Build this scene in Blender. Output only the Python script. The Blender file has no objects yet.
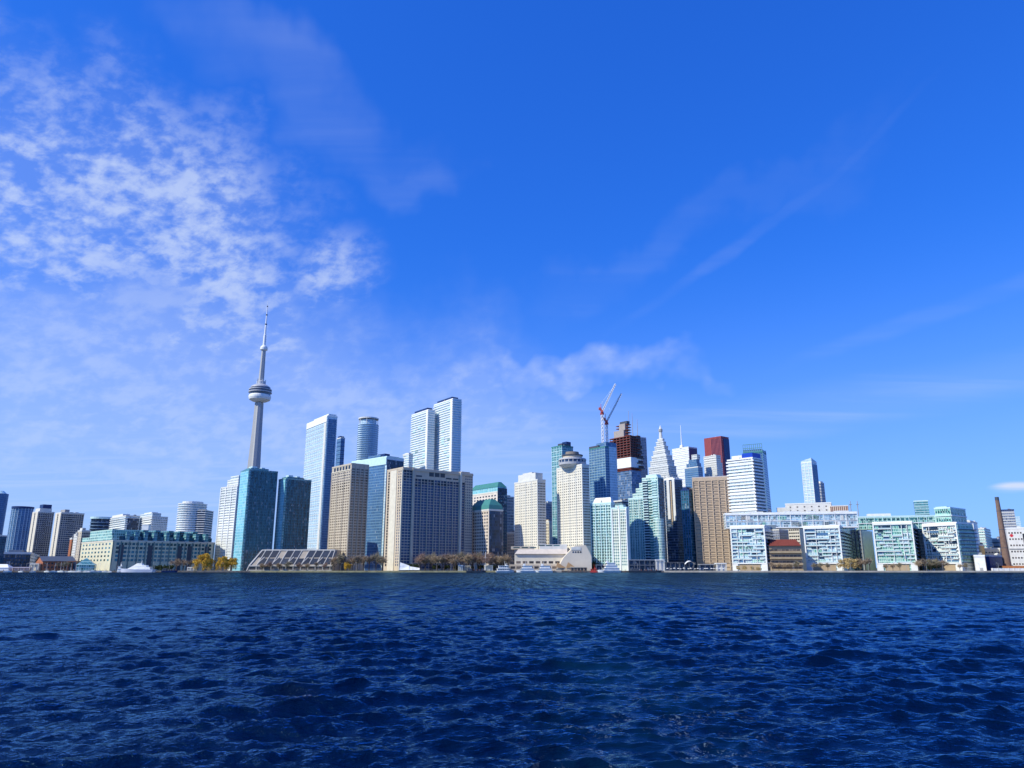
import bpy, bmesh, math, random
import numpy as np
from math import sin, cos, tan, radians as R, pi, atan2, sqrt, floor
random.seed(11)
SC = bpy.context.scene
COL = SC.collection
# ------------------------------------------------------------------ camera geometry
F = 740.0; PITCH = R(13.95); CAMZ = 4.5
CP, SP = cos(PITCH), sin(PITCH)
GZ = 1.5                                     # ground level above the lake
def tz(px, py):
    """direction through a photo pixel as X/Y and Z/Y"""
    yu = (384 - py) / F; f = CP - yu * SP
    return (px - 512) / F / f, (SP + yu * CP) / f
def at(px, py, D):
    t, z = tz(px, py); return t * D, CAMZ + z * D
cd = bpy.data.cameras.new('camera'); cam = bpy.data.objects.new('camera', cd); COL.objects.link(cam)
cam.location = (0, 0, CAMZ); cam.rotation_euler = (pi / 2 + PITCH, 0, 0)
cd.sensor_width = 36; cd.lens = 36 * F / 1024; cd.clip_end = 60000; cd.clip_start = 0.5
SC.camera = cam
# ------------------------------------------------------------------ light
SUN_EL, SUN_AZ = R(41), R(64)                # azimuth: to the left of straight behind the camera
S = (-sin(SUN_AZ) * cos(SUN_EL), -cos(SUN_AZ) * cos(SUN_EL), sin(SUN_EL))
ld = bpy.data.lights.new('sun', 'SUN'); ld.energy = 5.0; ld.angle = R(0.5); ld.color = (1, .965, .80)
sun = bpy.data.objects.new('sun', ld); COL.objects.link(sun); sun.location = (-200, -100, 300)
from mathutils import Vector, Matrix
sun.rotation_euler = Vector(S).to_track_quat('Z', 'Y').to_euler()

class G:
    """tiny node-graph writer"""
    def __init__(s, nt): s.nt = nt; s.L = nt.links
    def n(s, t, **k):
        nd = s.nt.nodes.new(t)
        for a, b in k.items(): setattr(nd, a, b)
        return nd
    def put(s, sock, v):
        if isinstance(v, bpy.types.NodeSocket): s.L.new(v, sock)
        else: sock.default_value = v
    def m(s, op, a, b=0.0, c=0.0, clamp=False):
        nd = s.n('ShaderNodeMath', operation=op, use_clamp=clamp)
        s.put(nd.inputs[0], a); s.put(nd.inputs[1], b); s.put(nd.inputs[2], c); return nd.outputs[0]
    def mix(s, f, a, b, bt='MIX'):
        nd = s.n('ShaderNodeMix', data_type='RGBA', blend_type=bt)
        s.put(nd.inputs[0], f); s.put(nd.inputs[6], a); s.put(nd.inputs[7], b); return nd.outputs[2]
    def ss(s, x, lo, hi, a=0.0, b=1.0):
        nd = s.n('ShaderNodeMapRange', interpolation_type='SMOOTHSTEP'); s.put(nd.inputs[0], x)
        for i, v in enumerate((lo, hi, a, b)): nd.inputs[i + 1].default_value = v
        return nd.outputs[0]
    def noise(s, vec, scale, detail=4, rough=.5, dist=0.0, dim='3D'):
        nd = s.n('ShaderNodeTexNoise', noise_dimensions=dim); s.put(nd.inputs['Vector'], vec)
        nd.inputs['Scale'].default_value = scale; nd.inputs['Detail'].default_value = detail
        nd.inputs['Roughness'].default_value = rough; nd.inputs['Distortion'].default_value = dist
        return nd.outputs[0]
    def xyz(s, x, y, z=0.0):
        nd = s.n('ShaderNodeCombineXYZ'); s.put(nd.inputs[0], x); s.put(nd.inputs[1], y); s.put(nd.inputs[2], z); return nd.outputs[0]
def rgb(c): return (c[0], c[1], c[2], 1.0)

# ------------------------------------------------------------------ sky
def make_world():
    w = bpy.data.worlds.new('World'); SC.world = w; w.use_nodes = True
    nt = w.node_tree; nt.nodes.clear(); g = G(nt)
    sky = g.n('ShaderNodeTexSky'); sky.sky_type = 'NISHITA'; sky.sun_disc = False
    sky.sun_elevation = SUN_EL; sky.sun_rotation = atan2(S[0], S[1])
    sky.air_density = 1.0; sky.dust_density = .3; sky.ozone_density = 3.0; sky.altitude = 100
    geo = g.n('ShaderNodeTexCoord').outputs['Generated']
    sep = g.n('ShaderNodeSeparateXYZ'); g.put(sep.inputs[0], geo)
    X, Y, Z = sep.outputs
    # deeper, more saturated blue as in the photograph's clear spring air
    sc_ = g.n('ShaderNodeSeparateColor'); g.put(sc_.inputs[0], sky.outputs[0])
    cc_ = g.n('ShaderNodeCombineColor')
    for i in range(3): g.put(cc_.inputs[i], g.m('MULTIPLY', g.m('POWER', sc_.outputs[i], SKYG[i]), SKYT[i]))
    tint = cc_.outputs[0]
    zc = g.m('MAXIMUM', Z, 0.03)
    u = g.m('DIVIDE', X, g.m('ADD', zc, .06)); v = g.m('DIVIDE', Y, g.m('ADD', zc, .06))
    az = g.m('ARCTAN2', X, Y); el = g.m('ARCSINE', Z)
    def ell(px, py, wa, we, rot=0.0, lo=1.0, hi=.25, warp=None):
        t, z = tz(px, py); a0 = math.atan(t); e0 = math.atan2(z, sqrt(1 + t * t))
        da = g.m('SUBTRACT', az, a0); de = g.m('SUBTRACT', el, e0)
        if warp is not None:
            da = g.m('ADD', da, warp[0]); de = g.m('ADD', de, warp[1])
        c, s_ = cos(rot), sin(rot)
        p = g.m('DIVIDE', g.m('ADD', g.m('MULTIPLY', da, c), g.m('MULTIPLY', de, s_)), wa)
        q = g.m('DIVIDE', g.m('SUBTRACT', g.m('MULTIPLY', de, c), g.m('MULTIPLY', da, s_)), we)
        r = g.m('SQRT', g.m('ADD', g.m('MULTIPLY', p, p), g.m('MULTIPLY', q, q)))
        return g.ss(r, hi, lo, 1.0, 0.0)
    uv = g.xyz(u, v, 0.0)
    wn = g.noise(g.xyz(az, el, 1.7), 5.0, 4, .55)
    wn2 = g.noise(g.xyz(az, el, 7.3), 5.0, 4, .55)
    W = (g.m('MULTIPLY', g.m('SUBTRACT', wn, .5), .35), g.m('MULTIPLY', g.m('SUBTRACT', wn2, .5), .30))
    W2 = (g.m('MULTIPLY', W[0], .3), g.m('MULTIPLY', W[1], .12))
    # fine mackerel texture, laid on a flat cloud deck so that it foreshortens with height
    n1 = g.noise(g.xyz(g.m('ADD', az, g.m('MULTIPLY', el, -.35)), g.m('MULTIPLY', el, 1.45), 3.1), 36, 4, .58, .15)
    n2 = g.noise(uv, 1.6, 5, .55, .2)
    fleece = g.m('ADD', g.m('MULTIPLY', n1, .60), g.m('MULTIPLY', n2, .40))
    fl = g.ss(fleece, .41, .63)
    # long fibres (cirrus) stretched along one direction of the deck
    rotuv = g.n('ShaderNodeMapping'); g.put(rotuv.inputs[0], uv); rotuv.inputs['Rotation'].default_value = (0, 0, R(28)); rotuv.inputs['Scale'].default_value = (.45, 2.6, 1)
    n3 = g.noise(rotuv.outputs[0], 1.3, 6, .55, .5); fib = g.ss(n3, .38, .72)
    def mx(*a):
        r = a[0]
        for b in a[1:]: r = g.m('MAXIMUM', r, b)
        return r
    big = mx(g.m('MULTIPLY', ell(40, 190, .42, .20, .0, warp=W), 1.0),
             g.m('MULTIPLY', ell(170, 235, .31, .15, -.55, warp=W), 1.0),
             g.m('MULTIPLY', ell(338, 275, .10, .07, .5, warp=W2, lo=1.0, hi=.1), .9),
             g.m('MULTIPLY', ell(250, 340, .22, .10, -.4, warp=W), .8))
    low = mx(g.m('MULTIPLY', ell(140, 400, .62, .22, .0, warp=W), .85),
             g.m('MULTIPLY', ell(360, 410, .40, .10, -.1, warp=W), .85),
             g.m('MULTIPLY', ell(560, 385, .24, .035, .0, warp=W), .7))
    veil = mx(g.m('MULTIPLY', ell(60, 470, .75, .17, .0), 1.0), g.m('MULTIPLY', ell(400, 450, .55, .13, .0), .95))
    cl = g.m('MULTIPLY', big, g.m('ADD', g.m('MULTIPLY', fl, .56), .14))
    cl = g.m('MAXIMUM', cl, g.m('MULTIPLY', low, g.m('ADD', g.m('MULTIPLY', fl, .24), .34)))
    cl = g.m('MAXIMUM', cl, g.m('MULTIPLY', veil, g.m('ADD', g.m('MULTIPLY', fib, .16), .26)))
    cir = mx(g.m('MULTIPLY', ell(320, 95, .28, .09, -.35, warp=W), .13),
             g.m('MULTIPLY', ell(690, 235, .36, .05, .45, warp=W), .055),
             g.m('MULTIPLY', ell(760, 230, .30, .012, .52, warp=W2), .065),
             g.m('MULTIPLY', ell(930, 315, .22, .016, .25, warp=W2), .07),
             g.m('MULTIPLY', ell(820, 408, .55, .04, .08, warp=W2), .20),
             g.m('MULTIPLY', ell(420, 185, .10, .06, .0, warp=W), .14),
             g.m('MULTIPLY', ell(1015, 487, .03, .008, .0), 1.0))
    cl = g.m('MAXIMUM', cl, g.m('MULTIPLY', cir, g.m('ADD', g.m('MULTIPLY', fib, .8), .3)))
    # pale air low over the horizon
    hz = g.ss(el, .0, .50, 1.0, 0.0); hz = g.m('MULTIPLY', g.m('POWER', hz, 1.9), .42)
    skyc = g.mix(hz, tint, rgb(HZC))
    cloud = g.mix(cl, skyc, rgb(CLC))
    bg = g.n('ShaderNodeBackground'); g.put(bg.inputs[0], cloud); bg.inputs[1].default_value = SKY_S
    out = g.n('ShaderNodeOutputWorld'); g.L.new(bg.outputs[0], out.inputs[0])
SKY_S = .10
SKYT = (.24, 1.07, 4.0); SKYG = (1.1, .82, .6)
HZC = (4.5, 6.0, 9.8)
CLC = (6.4, 7.5, 9.8)
make_world()
vs = SC.view_settings; vs.view_transform = 'Standard'; vs.look = 'None'; vs.exposure = 0; vs.gamma = 1

# ------------------------------------------------------------------ materials
MATS = {}
def pbsdf(name):
    m = bpy.data.materials.new(name); m.use_nodes = True; g = G(m.node_tree)
    return m, g, m.node_tree.nodes['Principled BSDF']
def plain(name, c, rough=.7, spec=.3, var=.12, vscale=.25, metal=0.0, rnd=0.0):
    if name in MATS: return MATS[name]
    m, g, b = pbsdf(name)
    co = g.n('ShaderNodeTexCoord').outputs['Object']
    nz = g.noise(co, vscale, 5, .6)
    f = g.m('ADD', g.m('MULTIPLY', g.m('SUBTRACT', nz, .5), 2 * var * 2), 1.0)
    if rnd:
        oi = g.n('ShaderNodeObjectInfo').outputs['Random']
        f = g.m('MULTIPLY', f, g.m('ADD', g.m('MULTIPLY', g.m('POWER', oi, 2.0), rnd * 2), 1 - rnd * .6))
    g.put(b.inputs['Base Color'], g.mix(1.0, rgb(c), g.xyz(f, f, f), 'MULTIPLY'))
    b.inputs['Roughness'].default_value = rough; b.inputs['Metallic'].default_value = metal
    b.inputs['Specular IOR Level'].default_value = spec
    MATS[name] = m; return m
def facade(name, wall, glass, pw, ph, fw, fh, var=.6, grough=.14, wrough=.7, gspec=.45, gmetal=0.0, blinds=.10, v2=None):
    """wall surface with a grid of panes: pw x ph metre cells, frame fractions fw (upright) and fh (band)"""
    if name in MATS: return MATS[name]
    m, g, b = pbsdf(name)
    uv = g.n('ShaderNodeTexCoord').outputs['UV']; sp = g.n('ShaderNodeSeparateXYZ'); g.put(sp.inputs[0], uv)
    a = g.m('DIVIDE', sp.outputs[0], pw); c = g.m('DIVIDE', sp.outputs[1], ph)
    fa = g.m('FRACT', a); fc = g.m('FRACT', c)
    mask = g.m('MULTIPLY', g.m('GREATER_THAN', fa, fw), g.m('GREATER_THAN', fc, fh))
    wn = g.n('ShaderNodeTexWhiteNoise', noise_dimensions='2D')
    g.put(wn.inputs['Vector'], g.xyz(g.m('FLOOR', a), g.m('FLOOR', c)))
    r = wn.outputs['Value']
    big = g.noise(uv, .045, 3, .6)
    f = g.m('ADD', g.m('MULTIPLY', g.m('SUBTRACT', r, .5), var * 1.6), 1.0)
    f = g.m('MULTIPLY', f, g.m('ADD', g.m('MULTIPLY', big, .7), .65))
    gc = g.mix(1.0, rgb(glass), g.xyz(f, f, f), 'MULTIPLY')
    bl = g.m('GREATER_THAN', r, 1 - blinds)                     # drawn blinds and curtains
    gc = g.mix(g.m('MULTIPLY', bl, .7), gc, rgb([.5 * x + .28 for x in glass]))
    nz = g.noise(uv, .12, 5, .6); wf = g.m('ADD', g.m('MULTIPLY', g.m('SUBTRACT', nz, .5), .45), 1.0)
    wc = g.mix(1.0, rgb(wall), g.xyz(wf, wf, wf), 'MULTIPLY')
    g.put(b.inputs['Base Color'], g.mix(mask, wc, gc))
    g.put(b.inputs['Roughness'], g.ss(mask, 0, 1, wrough, grough))
    g.put(b.inputs['Specular IOR Level'], g.ss(mask, 0, 1, .25, gspec))
    if gmetal: g.put(b.inputs['Metallic'], g.m('MULTIPLY', mask, gmetal))
    # each pane set a touch out of true, so that reflections break up
    bp = g.n('ShaderNodeBump'); bp.inputs['Strength'].default_value = .25; bp.inputs['Distance'].default_value = .3
    g.put(bp.inputs['Height'], g.m('ADD', g.noise(uv, .35, 2, .5), g.m('MULTIPLY', mask, -.3)))
    g.L.new(bp.outputs[0], b.inputs['Normal'])
    MATS[name] = m; return m

# palette
WHITE = plain('white_panel', (.80, .80, .77), .55)
OFFWH = plain('off_white_concrete', (.66, .65, .60), .7)
CREAM = plain('cream_concrete', (.68, .62, .50), .75)
SAND = plain('sand_concrete', (.52, .45, .35), .8)
TAN = plain('tan_stone', (.42, .32, .21), .85)
GREYC = plain('grey_concrete', (.34, .34, .34), .85)
DGREY = plain('dark_grey_metal', (.07, .08, .10), .5)
BRICK = plain('red_brick', (.38, .14, .07), .9, var=.25, vscale=.8)
BROWN = plain('brown_metal', (.16, .07, .05), .6)
ROOFG = plain('gravel_roof', (.22, .22, .22), .95)
TEALR = plain('teal_copper_roof', (.05, .21, .20), .6)
DKBLUE = plain('dark_blue_metal', (.015, .04, .14), .4)
AQUAW = plain('aqua_white_panel', (.55, .74, .74), .4)
REDW = plain('red_white_steel', (.55, .10, .08), .6)
STEELW = plain('white_steel', (.78, .78, .80), .5)
RUST = plain('rust_red_steel', (.17, .045, .04), .8)
WGLS = plain('window_glass', (.018, .034, .07), .18, .3, .3, .4, rnd=.9)
WGLT = plain('teal_window_glass', (.025, .10, .12), .15, .4, .3, .4, rnd=.9)
WGLB = plain('bronze_window_glass', (.09, .07, .055), .2, .7, .3, .4, rnd=.8)
WGLD = plain('dark_window_opening', (.02, .025, .035), .3, .6, .3, .4, rnd=.5)
ASPH = plain('asphalt', (.06, .06, .06), .9)

# ------------------------------------------------------------------ mesh builder
class MB:
    def __init__(s): s.v = []; s.f = []; s.m = []; s.uv = []
    def face(s, pts, m=0, uv=None):
        i = len(s.v); s.v += [tuple(p) for p in pts]; s.f.append(tuple(range(i, i + len(pts)))); s.m.append(m)
        s.uv += uv if uv else [(p[0], p[1]) for p in pts]
    def prism(s, poly, z0, z1, m=0, top=None, mt=None, bottom=True, z1s=None):
        """poly counter-clockwise; z1s optional roof height per corner"""
        n = len(poly); u = 0; top = poly if top is None else top
        hs = z1s or [z1] * n
        for i in range(n):
            a, b = poly[i], poly[(i + 1) % n]; c, d = top[(i + 1) % n], top[i]
            L = sqrt((a[0] - b[0]) ** 2 + (a[1] - b[1]) ** 2)
            h2, h1 = hs[(i + 1) % n], hs[i]
            s.face([(a[0], a[1], z0), (b[0], b[1], z0), (c[0], c[1], h2), (d[0], d[1], h1)], m,
                   [(u, z0), (u + L, z0), (u + L, h2), (u, h1)]); u += L
        tm = m if mt is None else mt
        s.face([(p[0], p[1], h) for p, h in zip(top, hs)], tm)
        if bottom: s.face([(p[0], p[1], z0) for p in reversed(poly)], tm)
        return s
    def box(s, x0, x1, y0, y1, z0, z1, m=0, mt=None):
        return s.prism([(x0, y0), (x1, y0), (x1, y1), (x0, y1)], z0, z1, m, mt=mt)
    def ring(s, cx, cy, r, n, k=1.0, ph=0.0): return [(cx + r * cos(ph + 2 * pi * i / n), cy + r * k * sin(ph + 2 * pi * i / n)) for i in range(n)]
    def cone(s, cx, cy, r0, r1, z0, z1, n=16, m=0, mt=None, ph=0.0):
        return s.prism(s.ring(cx, cy, r0, n, ph=ph), z0, z1, m, s.ring(cx, cy, r1, n, ph=ph), mt)
    def tube(s, p, q, r0, r1=None, n=5, m=0):
        p = Vector(p); q = Vector(q); r1 = r0 if r1 is None else r1
        d = (q - p); L = d.length
        if L < 1e-6: return s
        d /= L; a = d.orthogonal().normalized(); b = d.cross(a)
        A = [p + (a * cos(2 * pi * i / n) + b * sin(2 * pi * i / n)) * r0 for i in range(n)]
        B = [q + (a * cos(2 * pi * i / n) + b * sin(2 * pi * i / n)) * r1 for i in range(n)]
        for i in range(n):
            j = (i + 1) % n; s.face([A[i], A[j], B[j], B[i]], m)
        s.face(list(reversed(A)), m); s.face(B, m); return s
    def mesh(s, name, mats, smooth=False):
        me = bpy.data.meshes.new(name); me.from_pydata(s.v, [], s.f)
        for x in (mats if isinstance(mats, (list, tuple)) else [mats]): me.materials.append(x)
        me.polygons.foreach_set('material_index', s.m)
        ul = me.uv_layers.new(name='UVMap'); ul.data.foreach_set('uv', [c for p in s.uv for c in p])
        if smooth: me.polygons.foreach_set('use_smooth', [True] * len(s.f))
        me.update(); return me
    def build(s, name, mats, parent=None, loc=(0, 0, 0), rz=0.0, smooth=False):
        return put(name, s.mesh(name, mats, smooth), parent, loc, rz)
def put(name, me, parent=None, loc=(0, 0, 0), rz=0.0):
    o = bpy.data.objects.new(name, me); COL.objects.link(o); o.location = loc; o.rotation_euler = (0, 0, rz)
    if parent: o.parent = parent
    return o
LABELS = {}
def tag(o, label, cat, group=None):
    o['label'] = label; o['category'] = cat
    if group: o['group'] = group
    return o
def thing(name, label, cat, loc, rz=0.0, group=None):
    return tag(put(name, None, None, loc, rz), label, cat, group)
def struct(o): o['kind'] = 'structure'; return o
def copy_tree(src, loc, rz, label=None, group=None, sc=1.0):
    r = src.copy(); COL.objects.link(r); r.location = loc; r.rotation_euler = (0, 0, rz); r.scale = (sc,) * 3 if not isinstance(sc, tuple) else sc
    if label: r['label'] = label
    if group: r['group'] = group
    for ch in list(src.children):
        c = ch.copy(); COL.objects.link(c); c.parent = r
        for gch in list(ch.children):
            d = gch.copy(); COL.objects.link(d); d.parent = c
    return r

# ------------------------------------------------------------------ buildings
class B:
    """a building on a rectangular plan seen corner-on: l / c / r are the photo columns of the left edge, the
    near corner and the right edge (read at row ym), D the distance of the near corner, phi the turn of the plan"""
    def __init__(s, name, label, l, c, r, top, D, phi=38, ym=None, cat='building', wall=None, wallname='wall', roof=ROOFG,
                 vis=566, group=None, zb=None, a=None, b=None, body=True, par=1.2):
        ym = top if ym is None else ym
        ph = R(phi); s.ph = ph
        tl, tc, tr = tz(l, ym)[0], tz(c, ym)[0], tz(r, ym)[0]
        Cx, Cy = tc * D, D
        ur, ul = (cos(ph), sin(ph)), (-sin(ph), cos(ph))
        s.a = a or abs((tl * Cy - Cx) / (ul[0] - tl * ul[1]))
        s.b = b or abs((tr * Cy - Cx) / (ur[0] - tr * ur[1]))
        cx = Cx + ul[0] * s.a / 2 + ur[0] * s.b / 2; cy = Cy + ul[1] * s.a / 2 + ur[1] * s.b / 2
        s.D = D; s.C = (Cx, Cy); s.zb = GZ if zb is None else zb
        s.H = at(c, top, D)[1] - s.zb; s.pxm = D / 763.0
        s.o = thing(name, label, cat, (cx, cy, s.zb), ph, group)
        s.zv = max(0, at(c, vis, D)[1] - s.zb)
        s.wall = wall
        if body:
            w = MB().box(-s.b / 2, s.b / 2, -s.a / 2, s.a / 2, 0, s.H, 0, 1); w.build(wallname, [wall, roof], s.o)
            if par: s.parapet(par)
    def z(s, py): return at(512 + s.C[0] / s.C[1] * 1, py, s.D)[1] - s.zb
    def parapet(s, h=1.2, mat=None, out=.25, name='parapet'):
        A, Bx = s.a / 2 + out, s.b / 2 + out; t = .6; m = MB(); z0, z1 = s.H - .5, s.H + h
        m.box(-Bx, Bx, -A, -A + t, z0, z1); m.box(-Bx, Bx, A - t, A, z0, z1)
        m.box(-Bx, -Bx + t, -A + t, A - t, z0, z1); m.box(Bx - t, Bx, -A + t, A - t, z0, z1)
        m.build(name, mat or s.parm, s.o); return s
    parm = None
    def slabs(s, fh, mat, out=.8, th=.9, z0=None, z1=None, name='balcony', faces='LR', rail=None):
        z0 = s.zv if z0 is None else z0; z1 = s.H if z1 is None else z1
        A, Bx = s.a / 2, s.b / 2; m = MB()
        if faces == 'all' or faces == 'LR': m.box(-Bx - out, Bx + out * .5, -A - out, A + out * .5, 0, th)
        elif faces == 'L': m.box(-Bx - out, -Bx + .4, -A, A, 0, th)
        elif faces == 'R': m.box(-Bx, Bx, -A - out, -A + .4, 0, th)
        me = m.mesh(name, mat); n = int((z1 - z0) / fh)
        for k in range(min(n, 100)): put(name, me, s.o, (0, 0, z1 - (k + 1) * fh))
        return s
    def patch(s, face, u0, u1, z0, z1, out, th, mat, name, rel=True):
        """slab of material th deep standing `out` proud of a face, between u0..u1 (fractions from the near corner)"""
        A, Bx = s.a / 2, s.b / 2; m = MB()
        if face == 'R': m.box(-Bx + u0 * s.b, -Bx + u1 * s.b, -A - out, -A - out + th, z0, z1)
        else: m.box(-Bx - out, -Bx - out + th, -A + u0 * s.a, -A + u1 * s.a, z0, z1)
        m.build(name, mat, s.o); return s
    def windows(s, face, nx, fh, w, h, mat=WGLS, u0=.03, u1=.97, z0=None, z1=None, name='window', out=.12, budget=None):
        z0 = s.zv if z0 is None else z0; z1 = s.H - 1.5 if z1 is None else z1
        A, Bx = s.a / 2, s.b / 2; W = s.b if face == 'R' else s.a
        n = max(1, int((z1 - z0) / fh)); spots = []
        for k in range(n):
            for i in range(nx):
                u = (u0 + (u1 - u0) * (i + .5) / nx) * W; zz = z1 - (k + 1) * fh + (fh - h) / 2
                spots.append((-Bx + u, -A, zz) if face == 'R' else (-Bx, -A + u, zz))
        d = out; t = .12
        def shape(m, x, y, z, lo=0):
            # frame rim with the pane set back inside it
            if face == 'R':
                m.box(x - w / 2, x + w / 2, y - d + .06, y + .25, z, z + h, 0)
                m.box(x - w / 2, x + w / 2, y - d, y + .2, z - t, z, 1)
            else:
                m.box(x - d + .06, x + .25, y - w / 2, y + w / 2, z, z + h, 0)
                m.box(x - d, x + .2, y - w / 2, y + w / 2, z - t, z, 1)
        cap = s.left if budget is None else min(budget, s.left)
        one = MB(); shape(one, 0, 0, 0); me = one.mesh(name, [mat, s.wall or OFFWH])
        for p in spots[:cap]: put(name, me, s.o, p)
        s.left -= min(cap, len(spots))
        if spots[cap:]: s.rest.append((name, mat, shape, spots[cap:]))
        return s
    def done(s):
        for name, mat, shape, sp in s.rest:
            pass
        by = {}
        for name, mat, shape, sp in s.rest:
            by.setdefault(name, []).append((mat, shape, sp))
        for name, l in by.items():
            m = MB(); mats = []
            for mat, shape, sp in l:
                k = len(m.m)
                for p in sp: shape(m, *p)
                if mat not in mats: mats.append(mat)
                ix = mats.index(mat) * 2
                m.m[k:] = [ix + q for q in m.m[k:]]
            allm = []
            for q in mats: allm += [q, s.wall or OFFWH]
            o = m.build(name, allm, s.o); o['kind'] = 'stuff'
        s.rest = []
        return s
    def fins(s, face, n, w, out, mat, z0=0, z1=None, name='pilaster', u0=0., u1=1.):
        z1 = s.H if z1 is None else z1; A, Bx = s.a / 2, s.b / 2; W = s.b if face == 'R' else s.a
        m = MB()
        if face == 'R': m.box(-w / 2, w / 2, -out, .2, z0, z1)
        else: m.box(-out, .2, -w / 2, w / 2, z0, z1)
        me = m.mesh(name, mat)
        for i in range(n + 1):
            u = (u0 + (u1 - u0) * i / n) * W
            u = min(max(u, w / 2 + .01), W - w / 2 - .01)
            put(name, me, s.o, (-Bx + u, -A, 0) if face == 'R' else (-Bx, -A + u, 0))
        return s
    def vol(s, name, u0, u1, v0, v1, z0, z1, mat, roof=ROOFG):
        """block on plan fractions: u along the right face, v along the left face"""
        m = MB().box(-s.b / 2 + u0 * s.b, -s.b / 2 + u1 * s.b, -s.a / 2 + v0 * s.a, -s.a / 2 + v1 * s.a, z0, z1, 0, 1)
        return m.build(name, [mat, roof], s.o)
    def ph_(s, u0, u1, v0, v1, h, mat=GREYC, name='penthouse'):
        s.vol(name, u0, u1, v0, v1, s.H, s.H + h, mat); return s
RC = random.Random(77)
def mk(*a, **k):
    B.parm = k.pop('parm', OFFWH)
    b = B.__new__(B); b.left = 100; b.rest = []; b.__init__(*a, **k)
    if k.get('body', True) and k.get('zb') is None:
        # plant on the roof: small boxes, vents and a whip aerial
        for i in range(RC.randint(2, 4)):
            w, d, h = RC.uniform(1.5, 4.5), RC.uniform(1.5, 3.5), RC.uniform(1.8, 3.6)
            x = RC.uniform(-.36, .36) * b.b; y = RC.uniform(-.38, .1) * b.a
            b_ = MB().box(x - w / 2, x + w / 2, y - d / 2, y + d / 2, b.H + .002, b.H + h); b_.build('roof_unit', RC.choice([GREYC, OFFWH, ROOFG]), b.o)
        if RC.random() < .6:
            x = RC.uniform(-.3, .3) * b.b; y = RC.uniform(-.3, .3) * b.a
            MB().tube((x, y, b.H), (x, y, b.H + RC.uniform(5, 9)), .16, .08, 4).build('roof_aerial', GREYC, b.o)
    return b

# facade materials
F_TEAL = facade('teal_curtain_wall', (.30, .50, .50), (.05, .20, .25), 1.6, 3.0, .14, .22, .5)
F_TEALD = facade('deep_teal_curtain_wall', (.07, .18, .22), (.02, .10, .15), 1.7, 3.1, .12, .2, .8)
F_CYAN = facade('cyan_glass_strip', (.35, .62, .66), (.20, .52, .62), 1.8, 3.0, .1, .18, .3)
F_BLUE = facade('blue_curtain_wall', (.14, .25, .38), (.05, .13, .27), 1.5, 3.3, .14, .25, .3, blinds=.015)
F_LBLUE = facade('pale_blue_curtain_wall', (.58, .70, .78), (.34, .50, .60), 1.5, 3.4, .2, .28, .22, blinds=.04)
F_WGRID = facade('white_balcony_wall', (.76, .76, .70), (.22, .30, .33), 2.4, 3.0, .42, .46, .6)
F_WGRID2 = facade('white_window_wall', (.74, .77, .75), (.18, .31, .38), 1.8, 3.1, .3, .40, .6)
F_BEIGE = facade('beige_window_wall', (.62, .55, .40), (.14, .16, .18), 2.6, 3.0, .38, .40, .7)
F_BEIGED = facade('brown_beige_window_wall', (.46, .41, .34), (.08, .11, .15), 3.0, 3.0, .35, .42, .8)
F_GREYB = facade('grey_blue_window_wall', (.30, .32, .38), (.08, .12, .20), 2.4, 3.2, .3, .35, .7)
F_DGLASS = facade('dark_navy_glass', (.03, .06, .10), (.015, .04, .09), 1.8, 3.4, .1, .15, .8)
F_GREEN = facade('pale_green_glass', (.52, .72, .62), (.12, .33, .28), 2.2, 3.1, .2, .26, .8, blinds=.2)
F_AQUA = facade('aqua_condo_wall', (.62, .76, .68), (.16, .34, .35), 2.0, 3.0, .3, .36, .6)
F_PIER = facade('white_blue_glazing', (.76, .82, .82), (.30, .46, .52), 2.6, 3.2, .16, .22, .8, blinds=.2)
F_RED = facade('red_granite_wall', (.36, .05, .06), (.16, .03, .06), 3.0, 3.6, .55, .3, .6)
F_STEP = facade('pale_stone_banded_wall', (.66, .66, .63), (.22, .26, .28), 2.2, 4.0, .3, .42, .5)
F_MARB = facade('white_marble_wall', (.80, .80, .80), (.45, .48, .50), 1.8, 4.0, .35, .45, .4)
F_UC = facade('new_curtain_wall', (.22, .28, .36), (.06, .13, .26), 3.0, 3.6, .1, .15, .6)
# ------------------------------------------------------------------ round towers
def mkround(name, label, l, r, top, D, wall, n=24, k=1.0, cat='building', roof=ROOFG, ym=None, group=None, cut=None):
    ym = top if ym is None else ym
    t0, t1 = tz(l, ym)[0], tz(r, ym)[0]; rad = (t1 - t0) * D / 2
    rad = (t1 - t0) * (D / (1 - (t1 - t0) / 2)) / 2; cx = (t0 + t1) / 2 * (D + rad); H = at((l + r) / 2, top, D)[1] - GZ
    o = thing(name, label, cat, (cx, D + rad, GZ)); m = MB()
    m.prism(m.ring(0, 0, rad, n, k), 0, H, 0, mt=1); m.build('wall', [wall, roof], o)
    return o, rad, H

# ================= far left
o, r_, H = mkround('round_glass_tower', 'tall round blue glass tower cut off by the left edge of the picture', -10, 8, 493, 1250, F_BLUE, k=.8)
MB().cone(0, 0, r_ * .8, r_ * .45, H, H + 5, 20).build('penthouse', AQUAW, o)
o, r_, H = mkround('round_glass_tower', 'dark blue round glass tower with a flat dark crown, second tower from the left edge', 13.5, 32.5, 508, 1180, F_BLUE, k=.9)
MB().cone(0, 0, r_ * 1.02, r_ * 1.02, H, H + 3, 24).build('crown', DKBLUE, o)
m = MB()
for k in range(12): m.box(-.2, .2, -.35, .2, 0, H)
for k in range(10):
    a = pi + pi * (k + .5) / 10; MB().box(-.35, .35, -.35, .3, 0, H).build('mullion', F_LBLUE, o, (r_ * cos(a), r_ * .9 * sin(a), 0), a + pi / 2)

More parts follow.
